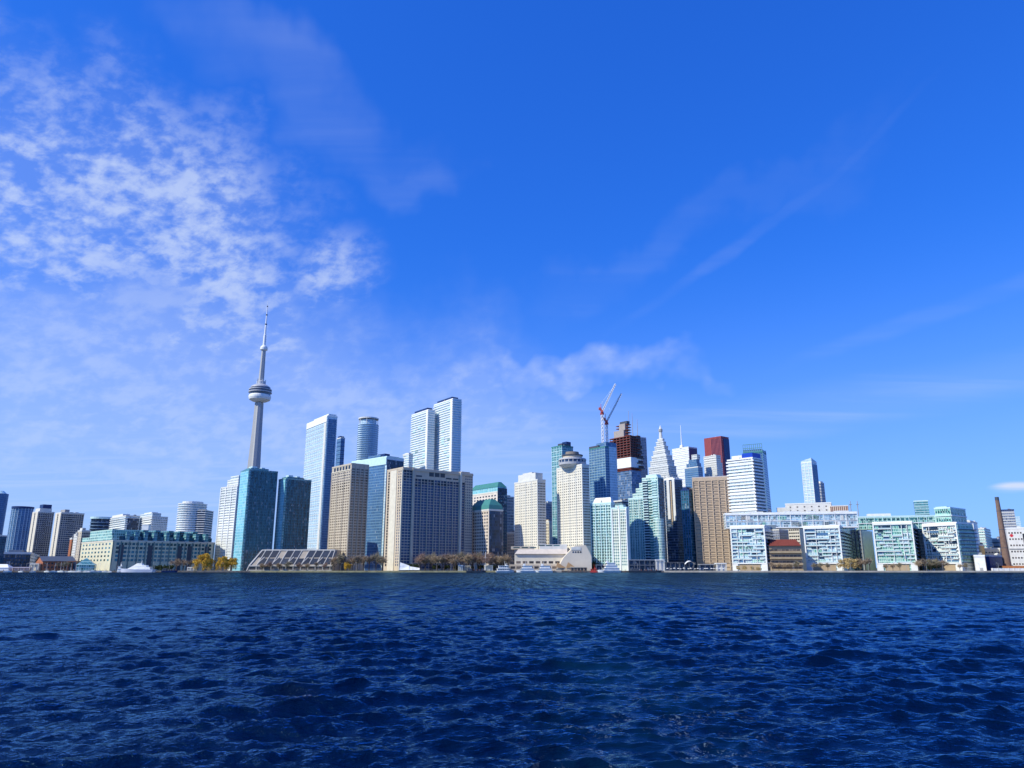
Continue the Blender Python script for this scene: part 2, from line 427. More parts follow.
def condo_slab(lab, l, c, r, top, D, wall, win, nxl, nxr, fh, **k):
    b = mk('apartment_tower', lab, l, c, r, top, D, wall=wall, **k)
    b.windows('L', nxl, fh, b.a / nxl * .5, fh * .5, win, budget=50)
    b.windows('R', nxr, fh, b.b / nxr * .55, fh * .5, win); return b.done()
b = condo_slab('beige apartment tower with a dark rooftop box, left one of the far left beige pair', 33, 38.5, 54.5, 512, 1120, F_BEIGED, WGLS, 3, 8, 3.0, phi=50)
b.patch('L', .0, .42, 0, b.H, .6, .5, CREAM, 'end_pier'); b.patch('L', .6, 1., 0, b.H, .6, .5, CREAM, 'end_pier')
b.ph_(.1, .85, .1, .9, 6, OFFWH); b.vol('plant_room', .3, .85, .2, .8, b.H + 6, b.H + 12, DKBLUE)
b = condo_slab('flat topped beige apartment tower, wider right one of the beige pair at the far left', 56, 61.5, 84.5, 513, 1080, F_BEIGED, WGLS, 3, 11, 3.0, phi=50)
b.patch('L', .0, .42, 0, b.H, .6, .5, CREAM, 'end_pier'); b.patch('L', .6, 1., 0, b.H, .6, .5, CREAM, 'end_pier')
b.ph_(.16, .36, .1, .9, 5.5, GREYC)
b = mk('brick_tower', 'slim dark red brick block between the beige apartment towers and the cream terminal building', 70, 72, 75, 539, 960, wall=BRICK, phi=45)
b.windows('R', 2, 3.2, 1.2, 1.4, z0=6).done()
b = mk('office_block', 'narrow pinkish white block beside the slim dark red brick block', 74, 77.5, 79, 535, 950, wall=OFFWH, phi=45); b.windows('L', 3, 3.2, 1.2, 1.4, z0=6).done()
b = mk('office_block', 'beige block with rooftop box behind the left end of the cream terminal building', 78, 82, 91, 531, 940, wall=SAND, phi=45)
b.windows('R', 5, 3.2, 1.4, 1.5).windows('L', 2, 3.2, 1.2, 1.5).done(); b.ph_(.1, .5, .2, .8, 4, OFFWH)
b = mk('office_block', 'low blue glass block at the left edge below the round tower', -12, -2, 7, 536, 1000, wall=F_TEALD, phi=45); b.fins('R', 5, .5, .3, DKBLUE); b.ph_(.2, .6, .2, .8, 3)
b = mk('warehouse', 'long low dark blue shed with pale fascia at the far left waterfront', -20, 4, 31, 553, 860, wall=F_DGLASS, phi=30)
b.windows('R', 9, 4.2, 1.6, 2.0, WGLB, z0=1).done(); b.patch('R', 0, 1, b.H - 1.3, b.H, .5, .6, OFFWH, 'fascia'); b.ph_(.1, .6, .1, .5, 4, GREYC)
# red brick terminal with gable
b = mk('brick_hall', 'orange red brick hall with a dark pitched roof on the far left quay', 36, 43, 76, 561, 815, wall=BRICK, phi=38, body=False)
m = MB(); hb, ha, H = b.b / 2, b.a / 2, b.H
m.box(-hb, hb, -ha, ha, 0, H); m.face([(-hb, -ha, H), (-hb, 0, H + 5), (-hb, ha, H)][::-1]); m.face([(hb, -ha, H), (hb, ha, H), (hb, 0, H + 5)]); m.build('wall', BRICK, b.o)
m = MB(); e = .8
for s_ in (-1, 1):
    q = [(-hb - e, s_ * (ha + e), H - .8), (hb + e, s_ * (ha + e), H - .8), (hb + e, 0, H + 5.2), (-hb - e, 0, H + 5.2)]
    m.face(q if s_ < 0 else q[::-1]); m.face([(x, y, z + .3) for x, y, z in (q if s_ < 0 else q[::-1])])
m.build('roof', DGREY, b.o)
b.windows('R', 9, 4.0, 1.8, 2.0, WGLD, z0=.5, z1=H - .5).windows('L', 3, 4.0, 1.5, 2.0, WGLD, z0=.5, z1=H - .5).done()
# white marquee
m = MB(); t0, _ = at(0, 565, 800)
o = thing('marquee', 'long low white marquee at the left edge of the waterfront', 'tent', (at(2, 565, 815)[0], 815, GZ), 0)
MB().box(-16, 10, -4, 4, 0, 3.2).build('wall', plain('pale_blue_canvas', (.55, .6, .68), .8), o)
m = MB(); m.prism([(-16.5, -4.5), (10.5, -4.5), (10.5, 4.5), (-16.5, 4.5)], 3.2, 6.8, 0, [(-12, -.3), (6, -.3), (6, .3), (-12, .3)]); m.build('canopy', WHITE, o)
# green glass pavilion
o = thing('glass_pavilion', 'pale green glass pavilion with a pointed sloping roof in front of the cream terminal building', 'pavilion', (at(83, 565, 800)[0], 806, GZ), R(20))
m = MB(); m.prism([(-8, -6), (9, -6), (9, 6), (-8, 6)], 0, 6, 0, z1s=None); m.build('wall', F_GREEN, o)
m = MB(); m.prism([(-8.4, -6.4), (9.4, -6.4), (9.4, 6.4), (-8.4, 6.4)], 6, 7, 0, [(-1, -.5), (0, -.5), (0, .5), (-1, .5)], z1s=[13] * 4); m.build('roof', F_TEAL, o)

# ---- cream and teal terminal building
b = mk('terminal_building', 'long cream concrete terminal building with teal glass upper storeys behind the white yacht', 82, 113, 215, 541, 830, wall=plain('terminal_cream', (.66, .62, .44), .8), phi=45, parm=CREAM)
fh = (b.H - 1) / 7.0
b.windows('L', 9, fh, b.a / 9 * .42, fh * .45, WGLT, z1=b.H - .6, budget=48)
b.windows('R', 26, fh, b.b / 26 * .70, fh * .62, WGLT, z1=b.H - .6)
b.fins('R', 13, 1.1, .5, plain('terminal_green_grey', (.16, .24, .22), .8))
for u in (.06, .33, .62, .72, .90): b.patch('R', u, u + .045, 0, b.H - 4, .35, .3, DGREY, 'dark_bay')  # dark grey panels standing proud of the wall
H = b.H
b.vol('upper_storey', .02, .99, .06, .94, H + 1.25, H + 6, F_TEALD); b.vol('upper_storey', .06, .97, .12, .9, H + 6, H + 11.5, F_TEALD, F_TEALD)
b.vol('upper_storey', .0, .26, .06, .75, H + 6, H + 13, F_GREEN); b.vol('corner_glazing', -.005, .06, .02, .98, H + 1.25, H + 6, F_GREEN)
for u in (.30, .42, .55, .66, .80): b.vol('roof_cabin', u, u + .05, .1, .4, H + 11.5, H + 13.5, F_TEAL)
for u in (.12, .2, .29, .38, .5, .6, .7, .8, .9): b.vol('glass_bay', u, u + .035, .02, .1, H + 1.3, H + 10.5, F_TEAL)
b.done()

# ---- towers peeping over the terminal building
o, r_, H = mkround('glass_drum_tower', 'dark blue glass drum tower with a pale rim behind the terminal building', 92, 111, 518, 1180, F_DGLASS, k=.8)
MB().cone(0, 0, r_ * 1.04, r_ * 1.04, H - 1, H + 2.2, 24).build('crown', AQUAW, o)
for q in range(4): MB().cone(0, 0, r_ * 1.015, r_ * 1.015, H - 7 - q * 5, H - 6 - q * 5, 24).build('floor_band', plain('blue_band', (.2, .3, .42), .4), o)
b = mk('apartment_tower', 'white balconied tower with dark blue right side, left of two behind the terminal roof', 111, 126, 140, 516, 1120, wall=F_WGRID2, phi=42)
b.slabs(3.3, WHITE, .9, .9, z0=b.H - 30); b.patch('R', .15, .95, 0, b.H - 3, 1.0, .9, F_DGLASS, 'glass_bay'); b.ph_(.0, .5, .2, .9, 4, WHITE)
b = mk('apartment_tower', 'white balconied tower with stepped top, right of two behind the terminal roof', 140, 152, 168, 517, 1100, wall=F_WGRID, phi=42)
b.slabs(3.3, WHITE, 1.0, .9, z0=b.H - 30); b.vol('upper_storey', 0, .55, 0, 1, b.H, b.H + 6, F_WGRID2); b.vol('plant_room', .1, .5, .2, .8, b.H + 6, b.H + 8, WHITE)
o = thing('plant_cabin', 'small bright white rooftop cabin standing behind the terminal roof', 'cabin', (at(134, 529, 900)[0], 930, GZ + 30), 0)
o.location.z = GZ; MB().box(-4, 4, -3, 3, 0, at(134, 525, 930)[1] - GZ).build('wall', WHITE, o); MB().box(-4.3, 4.3, -3.3, 3.3, at(134, 525, 930)[1] - GZ, at(134, 525, 930)[1] - GZ + .6).build('roof', OFFWH, o)
# rounded white tower
o, r_, H = mkround('rounded_apartment_tower', 'rounded white banded tower with a stepped right side left of the tall white condominium', 180, 206, 503, 1050, F_WGRID2, k=1.0)
me = MB().cone(0, 0, r_ + .9, r_ + .9, 0, 1.0, 28).mesh('balcony', WHITE)
for k in range(18): put('balcony', me, o, (0, 0, H - 1 - k * 3.2))
MB().box(0, r_ * 1.32, -r_ * .75, r_ * .8, 0, H - 9).build('side_wing', [F_DGLASS], o)
me = MB().box(0, r_ * 1.36, -r_ * .80, r_ * .82, 0, .8).mesh('wing_balcony', WHITE)
for k in range(16): put('wing_balcony', me, o, (0, 0, H - 10 - k * 3.2))
MB().cone(0, 0, r_ * .75, r_ * .75, H, H + 3, 20).build('penthouse', WHITE, o)

# ---- white condominium in three steps, then the two teal glass slabs
b = mk('apartment_tower', 'tall white condominium stepping up to the right behind the yellow willows', 221.5, 238, 241, 486, 905, wall=F_WGRID, phi=48, ym=486, vis=562)
b.slabs(3.1, WHITE, .7, 1.0, faces='L')
b.vol('upper_storey', 0, 1, 0, .66, b.H + 1, b.H + 9, F_WGRID); b.vol('upper_storey', 0, 1, 0, .48, b.H + 9, b.H + 13, F_WGRID2); b.fins('L', 3, 1.2, .9, WHITE)
def teal_slab(lab, l, c, r, top, D, vis):
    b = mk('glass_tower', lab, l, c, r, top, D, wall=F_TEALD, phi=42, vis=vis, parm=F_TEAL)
    b.patch('L', .04, .96, 0, b.H - .6, .5, .4, F_CYAN, 'painted_sunlit_face'); b.patch('R', .0, .05, 0, b.H, .3, .3, F_TEAL, 'corner_glazing')  # left face lightened to cyan, sunlight put into the glass colour
    b.windows('R', 14, 3.1, b.b / 14 * .42, 1.7, WGLT, u0=.06)
    b.fins('R', 7, .45, .35, plain('teal_fin', (.08, .22, .26), .5), u0=.06)
    b.ph_(.08, .70, .1, .85, 3.2, F_TEAL); b.vol('plant_room', .15, .32, .2, .6, b.H + 3.2, b.H + 5.2, AQUAW); b.vol('plant_room', .48, .60, .2, .6, b.H + 3.2, b.H + 4.6, AQUAW)
    return b.done()
teal_slab('taller dark teal glass slab with painted sunlit cyan left edge, in front of the needle tower', 241, 249.5, 278, 470, 830, 568)
b = teal_slab('shorter dark teal glass slab standing behind the low white arcade', 279, 286, 311.5, 479, 850, 549)
o = thing('lift_shaft', 'thin pale concrete lift shaft squeezed between the two dark teal glass slabs', 'shaft', (at(276.3, 520, 862)[0], 868, GZ), R(42))
MB().box(-1.6, 1.6, -1.6, 1.6, 0, at(276, 482, 862)[1]).build('wall', OFFWH, o); MB().box(-1.9, 1.9, -1.9, 1.9, at(276, 482, 862)[1], at(276, 482, 862)[1] + 1).build('roof', GREYC, o)

# ---- needle tower
def needle():
    D = 1484; x = at(260, 395, D)[0]
    o = thing('needle_tower', 'slender concrete communications tower with a round pod and white antenna, tallest thing on the skyline', 'tower', (x, D, GZ), R(22))
    shaft = plain('tower_concrete', (.40, .40, .40), .8, var=.05, vscale=.05)
    prof = [(0, 30, 8.0), (60, 22, 7.2), (120, 17, 6.6), (200, 12.6, 6.0), (270, 9.8, 5.4), (332, 8.2, 4.8)]
    m = MB()
    def sec(rl, rc):
        p = []
        for k in range(3):
            a = -pi / 2 + k * 2 * pi / 3; w = 2.3 + rc * .1
            ax, ay = cos(a), sin(a); nx, ny = -ay, ax
            a2 = a - pi / 3; p.append((rc * cos(a2), rc * sin(a2)))
            p.append((ax * rl - nx * w, ay * rl - ny * w)); p.append((ax * rl + nx * w, ay * rl + ny * w))
        return p
    for (z0, l0, c0), (z1, l1, c1) in zip(prof, prof[1:]): m.prism(sec(l0, c0), z0, z1, 0, sec(l1, c1), bottom=False)
    m.build('shaft', shaft, o)
    def lathe(pr, name, mat, n=40, par=o):
        m = MB()
        for (z0, r0), (z1, r1) in zip(pr, pr[1:]):
            if z1 == z0: z1 += .01
            m.prism(m.ring(0, 0, r0, n), z0, z1, 0, m.ring(0, 0, r1, n), bottom=False)
        m.prism(m.ring(0, 0, pr[0][1], n), pr[0][0] - .02, pr[0][0], 0); m.prism(m.ring(0, 0, pr[-1][1], n), pr[-1][0] + .02, pr[-1][0] + .04)
        return m.build(name, mat, par)
    pod = lathe([(333, 8), (335, 15), (338, 20.5), (342, 22), (346, 22), (348, 20.5)], 'pod', WHITE)
    lathe([(348.2, 20.6), (352.4, 20.9)], 'pod_glazing', plain('pod_dark_glass', (.05, .06, .09), .15, .8), par=pod)
    lathe([(352.6, 23.0), (354.6, 23.0)], 'pod_rim', plain('pod_grey', (.42, .43, .46), .5), par=pod)
    lathe([(354.8, 21.5), (357.6, 21.5)], 'pod_glazing', MATS['pod_dark_glass'], par=pod)
    lathe([(357.8, 22.6), (359.8, 22.6)], 'pod_rim', MATS['pod_grey'], par=pod)
    lathe([(360, 20), (362.5, 19.5)], 'pod_glazing', MATS['pod_dark_glass'], par=pod)
    lathe([(362.7, 19.8), (365, 19), (368, 15), (370, 11)], 'pod_roof', MATS['pod_grey'], par=pod)
    lathe([(370, 8.5), (377, 8.5), (378, 7)], 'collar', plain('collar_concrete', (.55, .55, .56), .7))
    for k in range(5): MB().box(-.7, .7, -.7, .7, 370, 381).build('collar_mast', OFFWH, o, (8.6 * cos(k * 1.257), 8.6 * sin(k * 1.257), 0))
    lathe([(370, 5.6), (378, 5.4), (444, 4.2)], 'upper_shaft', shaft, 6)
    lathe([(443, 4.4), (445, 7.4), (449, 7.6), (452, 6.4), (454, 4.4)], 'upper_pod', WHITE)
    mast = lathe([(453, 3.1), (478, 2.7), (479, 2.0)], 'antenna', STEELW, 12)
    for z0, z1, r0, r1 in ((479, 500, 2.0, 1.8), (502, 521, 1.5, 1.2), (523, 540, .95, .8), (541, 553, .45, .3)):
        lathe([(z0, r0), (z1, r1)], 'antenna_section', STEELW, 10, mast)
    for z0, r0 in ((500, 2.2), (521, 1.7), (540, 1.2)): lathe([(z0, r0), (z0 + 2.4, r0)], 'antenna_joint', DGREY, 10, mast)
needle()

# ---- white slab, crowned tower, stepped glass block
b = mk('glass_tower', 'tall white and pale blue glass slab tower right of the two dark teal slabs', 307.5, 327.5, 337.5, 416, 1040, wall=F_LBLUE, phi=36, vis=545, parm=WHITE)
b.patch('L', .01, .99, b.H - 8, b.H, .7, .6, WHITE, 'top_band'); b.patch('L', .02, .10, 0, b.H - 9, .8, .7, OFFWH, 'corner_pier'); b.patch('R', .12, .9, 0, b.H - 4, .7, .6, F_BLUE, 'painted_shade_face')  # right side in darker blue glass, shade put into the colour
b.fins('L', 9, .35, .3, WHITE, u0=.12); b.slabs(6.6, OFFWH, .3, .5, z0=b.H - 185, name='floor_band', faces='L'); b.ph_(.1, .9, .0, .7, 3.5, WHITE)
b.vol('side_wing', 1.0, 1.2, .1, .8, 0, b.H - 4, F_BLUE)
b = mk('glass_tower', 'narrow dark blue tower top showing just behind the tall white slab tower', 337, 341, 345, 438, 1250, wall=F_BLUE, phi=40); b.ph_(0, .6, .2, .8, 4, DKBLUE); b.slabs(7, DKBLUE, .3, .6, z0=b.H - 60, name='floor_band')
o, r_, H = mkround('crowned_tower', 'rounded blue glass tower with an open ring crown behind the stepped glass block', 358.5, 378.5, 423, 1150, F_LBLUE, k=.9)
me = MB().cone(0, 0, r_ + .5, r_ + .5, 0, .9, 28).mesh('floor_band', plain('pale_blue_band', (.26, .40, .54), .4))
for k in range(26): put('floor_band', me, o, (0, 0, H - 2 - k * 3.4))
MB().cone(0, 0, r_ * .8, r_ * .8, H, H + 7, 20).build('penthouse', F_LBLUE, o)
MB().cone(0, 0, r_ * 1.0, r_ * 1.0, H + 8.5, H + 10.5, 28).build('crown_ring', OFFWH, o)
for k in range(8): MB().box(-.4, .4, -.4, .4, H, H + 8.5).build('crown_post', OFFWH, o, (r_ * .93 * cos(k * pi / 4), r_ * .93 * sin(k * pi / 4), 0))
b = mk('glass_block', 'stepped pale blue glass block between the brown beige tower and the wide hotel slab', 352, 387, 404, 457, 900, wall=F_LBLUE, phi=48, vis=560, parm=AQUAW)
b.patch('L', 0, .98, b.H - 9, b.H, 1.0, .9, AQUAW, 'top_band'); b.patch('L', .05, .5, 3, b.H - 10, .6, .5, F_BLUE, 'mirror_glass_face'); b.patch('R', 0.02, .98, 0, b.H - 3, .5, .4, F_DGLASS, 'painted_shade_face')  # navy panel on the right side paints in its shade
b.vol('upper_storey', .15, 1.25, .25, .6, b.H, b.H + 5, F_BLUE); b.vol('plant_room', .5, .8, .3, .5, b.H + 5, b.H + 8, DKBLUE)
b = mk('office_block', 'white rooftop block peeping between the stepped glass block and the white twin towers', 403, 409, 413, 454, 1000, wall=F_WGRID2, phi=40); b.ph_(.1, .8, .2, .8, 2, WHITE)

# ---- beige tower
b = mk('apartment_tower', 'brown beige concrete tower with banded sides at the right end of the white arcade', 332.5, 351.5, 369, 464, 830, wall=SAND, phi=40, vis=564, parm=SAND)
b.windows('L', 9, 3.0, b.a / 9 * .62, 1.5, WGLB, budget=60, z1=b.H - 7); b.windows('R', 7, 3.0, b.b / 7 * .8, 1.7, WGLB, z1=b.H - 4)
b.fins('L', 3, .8, .5, SAND, z1=b.H - 6); b.fins('R', 4, .8, .7, SAND); b.patch('L', 0, 1, b.H - 6.2, b.H - 5.4, .5, .5, CREAM, 'cornice')
for u in (.05, .2, .35, .5, .65, .8): b.patch('L', u, u + .09, b.H - 5, b.H - 1, .15, .3, WGLD, 'roof_opening')
b.done()

# ---- twin white towers
for lab, l, c, r, top, D in (('lower left one of the white dark capped twin towers behind the wide hotel slab', 412, 428.5, 435, 410, 1010),
                             ('taller right one of the white dark capped twin towers behind the wide hotel slab', 434.2, 453, 461.5, 399, 990)):
    b = mk('apartment_tower', lab, l, c, r, top, D, wall=F_LBLUE, phi=36, vis=470, parm=WHITE)
    b.slabs(3.3, WHITE, .9, 1.25, z0=0)
    for i in range(26):
        b.patch('L', random.choice([.1, .25, .4, .55, .7]), 0, 0, 0, 0, 0, WHITE, 'x') if False else None
    for i in range(14):
        u = random.choice([.08, .22, .38, .54, .7]); z = b.H - 6.6 - 3.3 * random.randint(1, 24)
        b.patch('L', u, u + .16, z, z + 2.6, 1.1, .5, AQUAW, 'balcony_screen')
    b.ph_(.12, .88, .12, .88, 4.6, DKBLUE); b.patch('L', .0, .1, 0, b.H, 1.0, .9, WHITE, 'corner_pier')

# ---- wide hotel slab
HC = plain('hotel_concrete', (.58, .48, .36), .8)
b = mk('hotel_tower', 'wide slab hotel with left end painted sunlit and dark blue window grid, behind white tents', 387.5, 403, 473, 468, 800, wall=HC, phi=39, vis=569, parm=HC)
b.windows('L', 1, 3.0, 3.2, 2.2, WGLD, u0=.78, u1=.95, budget=26); b.windows('L', 2, 3.0, 1.7, 1.9, WGLS, u0=.05, u1=.30, budget=30)
b.patch('L', .36, .74, 0, b.H - 1, .6, .5, CREAM, 'painted_sunlit_end'); b.patch('L', .0, .04, 0, b.H, .6, .5, CREAM, 'corner_pier')  # cream lighter than the wall, sunlight put into the end's colour
b.windows('R', 3, 3.0, b.b * .12 / 3 * .85, 2.2, WGLS, u0=.01, u1=.13, budget=10)
b.windows('R', 16, 3.0, b.b * .72 / 16 * .86, 2.45, WGLS, u0=.16, u1=.88, z1=b.H - 10)
b.windows('R', 4, 3.0, 1.5, 1.4, WGLS, u0=.88, u1=1, budget=0)
b.fins('R', 8, .7, .9, HC, u0=.16, u1=.88, z1=b.H - 10)
b.patch('R', .125, .155, 0, b.H + .5, 1.8, 1.7, HC, 'corner_pier'); b.patch('R', .80, .825, 0, b.H + 1.5, 1.8, 1.7, CREAM, 'corner_pier')
for u in (.36, .44, .52): b.patch('R', u, u + .065, b.H - 6.5, b.H - 2, .15, .3, WGLD, 'roof_opening')
for u in (.18, .60, .70): b.patch('R', u, u + .08, b.H - 8, b.H - 6.4, .15, .3, WGLD, 'roof_opening')
b.patch('R', .0, 1, b.H - 1.8, b.H + .2, 1.0, .9, HC, 'cornice')
b.vol('plant_room', .86, .98, .1, .8, b.H, b.H + 3, HC); b.vol('plant_room', .10, .16, .1, .8, b.H, b.H + 2.5, HC); b.done()

# ---- teal-roofed offices
b = mk('office_building', 'taller office building with a dark teal hipped roof, right of the wide hotel slab', 470, 497.5, 507, 492, 900, wall=plain('office_white_stone', (.70, .64, .58), .8), phi=36, vis=560)
fh = 3.6
b.windows('L', 9, fh, b.a / 9 * .5, 1.7, WGLS, z1=b.H - 2, z0=b.H - 30, budget=60)
m = MB(); A, Bx, H = b.a / 2, b.b / 2, b.H
m.box(-Bx + .5, Bx - .5, -A + .5, A - .5, H, H + 6.5); m.build('glass_storey', F_CYAN, b.o)
m = MB(); m.prism([(-Bx, -A), (Bx, -A), (Bx, A), (-Bx, A)], H + 6.5, H + 13, 0, [(-Bx + 5, -A + 5), (Bx - 5, -A + 5), (Bx - 5, A - 5), (-Bx + 5, A - 5)]); m.build('roof', TEALR, b.o)
b.patch('R', .02, .98, 0, H + 5, .6, .5, F_DGLASS, 'painted_shade_face'); b.windows('R', 4, fh, 2, 1.5, WGLT, budget=30, z0=20, out=.7); b.done()  # navy panel paints shade over the pale stone's right side
b = mk('office_building', 'lower office building with teal mansard roof and square windows, touching the wide hotel slab', 470, 489, 503, 510, 840, wall=plain('office_pink_stone', (.66, .56, .46), .8), phi=36, vis=564)
b.windows('L', 8, 3.6, b.a / 8 * .5, 1.9, WGLS, z1=b.H - 1, budget=88)
m = MB(); A, Bx, H = b.a / 2, b.b / 2, b.H
m.prism([(-Bx - .3, -A - .3), (Bx + .3, -A - .3), (Bx + .3, A + .3), (-Bx - .3, A + .3)], H + 1.3, H + 6, 0, [(-Bx + 1, -A + 1), (Bx - 1, -A + 1), (Bx - 1, A - 1), (-Bx + 1, A - 1)])
m.prism([(-Bx + 1, -A + 1), (Bx - 1, -A + 1), (Bx - 1, A - 1), (-Bx + 1, A - 1)], H + 6, H + 13, 0, [(-Bx + 7, -A + 6), (Bx - 7, -A + 6), (Bx - 7, A - 6), (-Bx + 7, A - 6)]); m.build('roof', TEALR, b.o)
b.patch('R', .03, .97, 0, H - 1, .5, .4, F_DGLASS, 'painted_shade_face'); b.done()  # right side coloured navy to stand for its shade
b = mk('office_building', 'grey green glass block with a pale side right of the teal roofed offices', 496, 504, 514, 497, 940, wall=F_GREYB, phi=36, vis=560)
b.slabs(3.6, OFFWH, .4, .6, z0=20, name='floor_band'); b.fins('L', 4, .8, .5, OFFWH); b.ph_(.2, .8, .2, .8, 3)
b = mk('office_block', 'small sandstone block left of the left white hotel tower', 507, 515, 519, 533, 880, wall=SAND, phi=40); b.windows('L', 4, 3.4, 1.3, 1.5).done(); b.ph_(.2, .7, .2, .7, 3, GREYC)

# ---- two white hotel towers
def hotel(lab, l, c, r, top, D, vis):
    b = mk('hotel_tower', lab, l, c, r, top, D, wall=plain('hotel_white', (.71, .66, .55), .75, var=.08), phi=34, vis=vis, parm=OFFWH)
    nl = 12
    b.windows('L', nl, 2.95, b.a / nl * .45, 1.05, plain('soft_window_glass', (.17, .19, .2), .25, .6, .3, .3, rnd=.9), z1=b.H - 2, budget=60)
    b.windows('R', 5, 2.95, b.b / 5 * .6, 1.6, WGLS, z1=b.H - 2)
    b.slabs(2.95, OFFWH, .35, .5, faces='R', name='floor_band')
    b.fins('L', 4, .6, .35, OFFWH)
    return b.done()
b = hotel('shorter white hotel tower with a plain rooftop block, behind the moored white tour boats', 514.5, 537.5, 545.5, 480, 836, 548)
b.vol('plant_room', .05, .95, .1, .85, b.H, b.H + 9, OFFWH); b.vol('plant_room', .2, .8, .3, .7, b.H + 9, b.H + 10.5, OFFWH)
b = hotel('taller white hotel tower crowned by a round revolving restaurant', 556.5, 582, 589, 465, 815, 547)
cr = thing  # crown parts
def drum(z0, z1, r0, r1, name, mat, n=32): MB().cone(0, 0, r0, r1, z0, z1, n).build(name, mat, b.o)
H = b.H; rr = 15.6
drum(H, H + 2.5, 11, rr - 1, 'restaurant_base', OFFWH); drum(H + 2.5, H + 5, rr, rr + .3, 'restaurant_sill', plain('drum_grey', (.45, .45, .47), .6)); gz_ = MB().cone(0, 0, rr - .5, rr - .5, H + 5.1, H + 8, 32).build('restaurant_glazing', WGLS, b.o)
for k in range(20): MB().box(-.3, .3, -.3, .4, H + 5, H + 8).build('mullion', OFFWH, gz_, ((rr - .4) * cos(k * pi / 10), (rr - .4) * sin(k * pi / 10), 0), k * pi / 10 + pi / 2)
drum(H + 8, H + 9.6, rr + .3, rr, 'restaurant_roof', MATS['drum_grey']); drum(H + 9.6, H + 13, rr * .72, rr * .7, 'plant_drum', SAND); drum(H + 13, H + 14, rr * .78, rr * .78, 'plant_drum_rim', DGREY); drum(H + 14, H + 17.5, rr * .5, rr * .48, 'plant_drum', plain('dark_sand', (.25, .21, .17), .8)); b.vol('plant_room', .1, .6, .6, .9, H, H + 12, GREYC)

b = mk('glass_tower', 'teal glass tower half hidden behind the taller white hotel tower', 551.5, 562, 573, 446, 930, wall=F_TEAL, phi=38, vis=545, parm=TEALR)
b.fins('L', 4, .5, .4, AQUAW); b.slabs(6.2, AQUAW, .35, .5, name='floor_band'); b.ph_(.1, .9, .1, .5, 4, DGREY); b.vol('plant_room', .5, .9, .1, .5, b.H + 4, b.H + 7, DKBLUE)
b = mk('office_block', 'grey blue block seen in the gap between the two white hotel towers', 544, 546, 553, 503, 1050, wall=F_GREYB, phi=40); b.slabs(4, GREYC, .3, .6, name='floor_band', z0=b.H - 60)
b = mk('office_block', 'low sandstone block with brown windows in the gap between the two white hotel towers', 543.5, 549, 552, 522, 900, wall=CREAM, phi=40); b.windows('L', 3, 3.6, 1.4, 2.2, WGLB, z0=20).done(); b.ph_(.1, .6, .1, .6, 3, TAN)

# ---- hotel podium
D = 805
def xz(px, py, d=None): return at(px, py, d or D)
x0 = xz(509, 560)[0]; x1 = xz(568, 560)[0]
o = thing('hotel_podium', 'long low sandstone hotel podium with terraces behind the moored white tour boats', 'building', ((x0 + x1) / 2, D + 12, GZ), 0)
hw = (x1 - x0) / 2; z1, z2 = xz(540, 549)[1] - GZ, xz(540, 546)[1] - GZ
MB().box(-hw, hw, -12, 20, 0, 6.5).build('wall', plain('podium_sand', (.55, .46, .36), .85), o)
MB().box(-hw + 6, hw, -7, 20, 6.5, z1 - 5).build('wall', CREAM, o); m = MB(); m.prism([(-hw + 6, -9), (hw, -9), (hw, 20), (-hw + 6, 20)], z1 - 5, z1, 0, [(-hw + 10, -2), (hw, -2), (hw, 20), (-hw + 10, 20)]); m.build('sloping_roof', plain('pale_sand_roof', (.60, .52, .44), .8), o)
MB().box(-hw + 2, -4, 0, 20, z1 + .003, z2).build('upper_storey', SAND, o); MB().box(2, hw, -1, 20, z1 + .003, z2 + 2).build('upper_storey', OFFWH, o)
me = MB().box(-2.3, 2.3, -.15, .3, 0, 2.4).mesh('window', WGLB)
for i in range(9): put('window', me, o, (-hw + 4 + i * (2 * hw - 6) / 9, -12, 2.2))
for i in range(7): put('window', me, o, (-hw + 10 + i * (2 * hw - 14) / 7, -7, 7.5))
me = MB().box(-3.4, 3.4, -.1, .3, 0, 1.1).mesh('strip_window', WGLT)
for i in range(6): put('strip_window', me, o, (4 + i * 8, -1, z2 + .3)) if 4 + i * 8 < hw - 4 else None
for i in range(3): put('strip_window', me, o, (-hw + 8 + i * 9, 0, z1 + 1.2))
# gabled wedge hall
o = thing('convention_hall', 'blank cream hall with sloping gabled front, at the foot of the taller white hotel tower', 'building', (xz(578, 560)[0], 792, GZ), 0)
def gx(px): return (px - 512) / 763.0 * 792 - xz(578, 560)[0] * 1.0
def gz(py): return at(560, py, 792)[1] - GZ
pts = [(555, 569), (590.5, 569), (590.5, 556), (585, 545), (574, 546), (563, 557)]
pv = [((p[0] - 578) / 763 * 792, max(0, gz(p[1]))) for p in pts]; pv[0] = (pv[0][0], 0); pv[1] = (pv[1][0], 0)
m = MB(); n = len(pv)
m.face([(x, 0, z) for x, z in pv]); m.face([(x, 26, z) for x, z in reversed(pv)])
for i in range(n):
    a, c = pv[i], pv[(i + 1) % n]; m.face([(a[0], 0, a[1]), (a[0], 26, a[1]), (c[0], 26, c[1]), (c[0], 0, c[1])])
m.build('wall', plain('hall_cream', (.68, .60, .48), .8, var=.05), o)
MB().box(-8, 2, -.4, 0, pv[4][1] - 4, pv[4][1] - 1).build('fascia', OFFWH, o)
me = MB().box(-.8, .8, -.15, .3, 0, 1.6).mesh('window', WGLS)
for i in range(4): put('window', me, o, (-6 + i * 2.6, 0, pv[4][1] - 7))
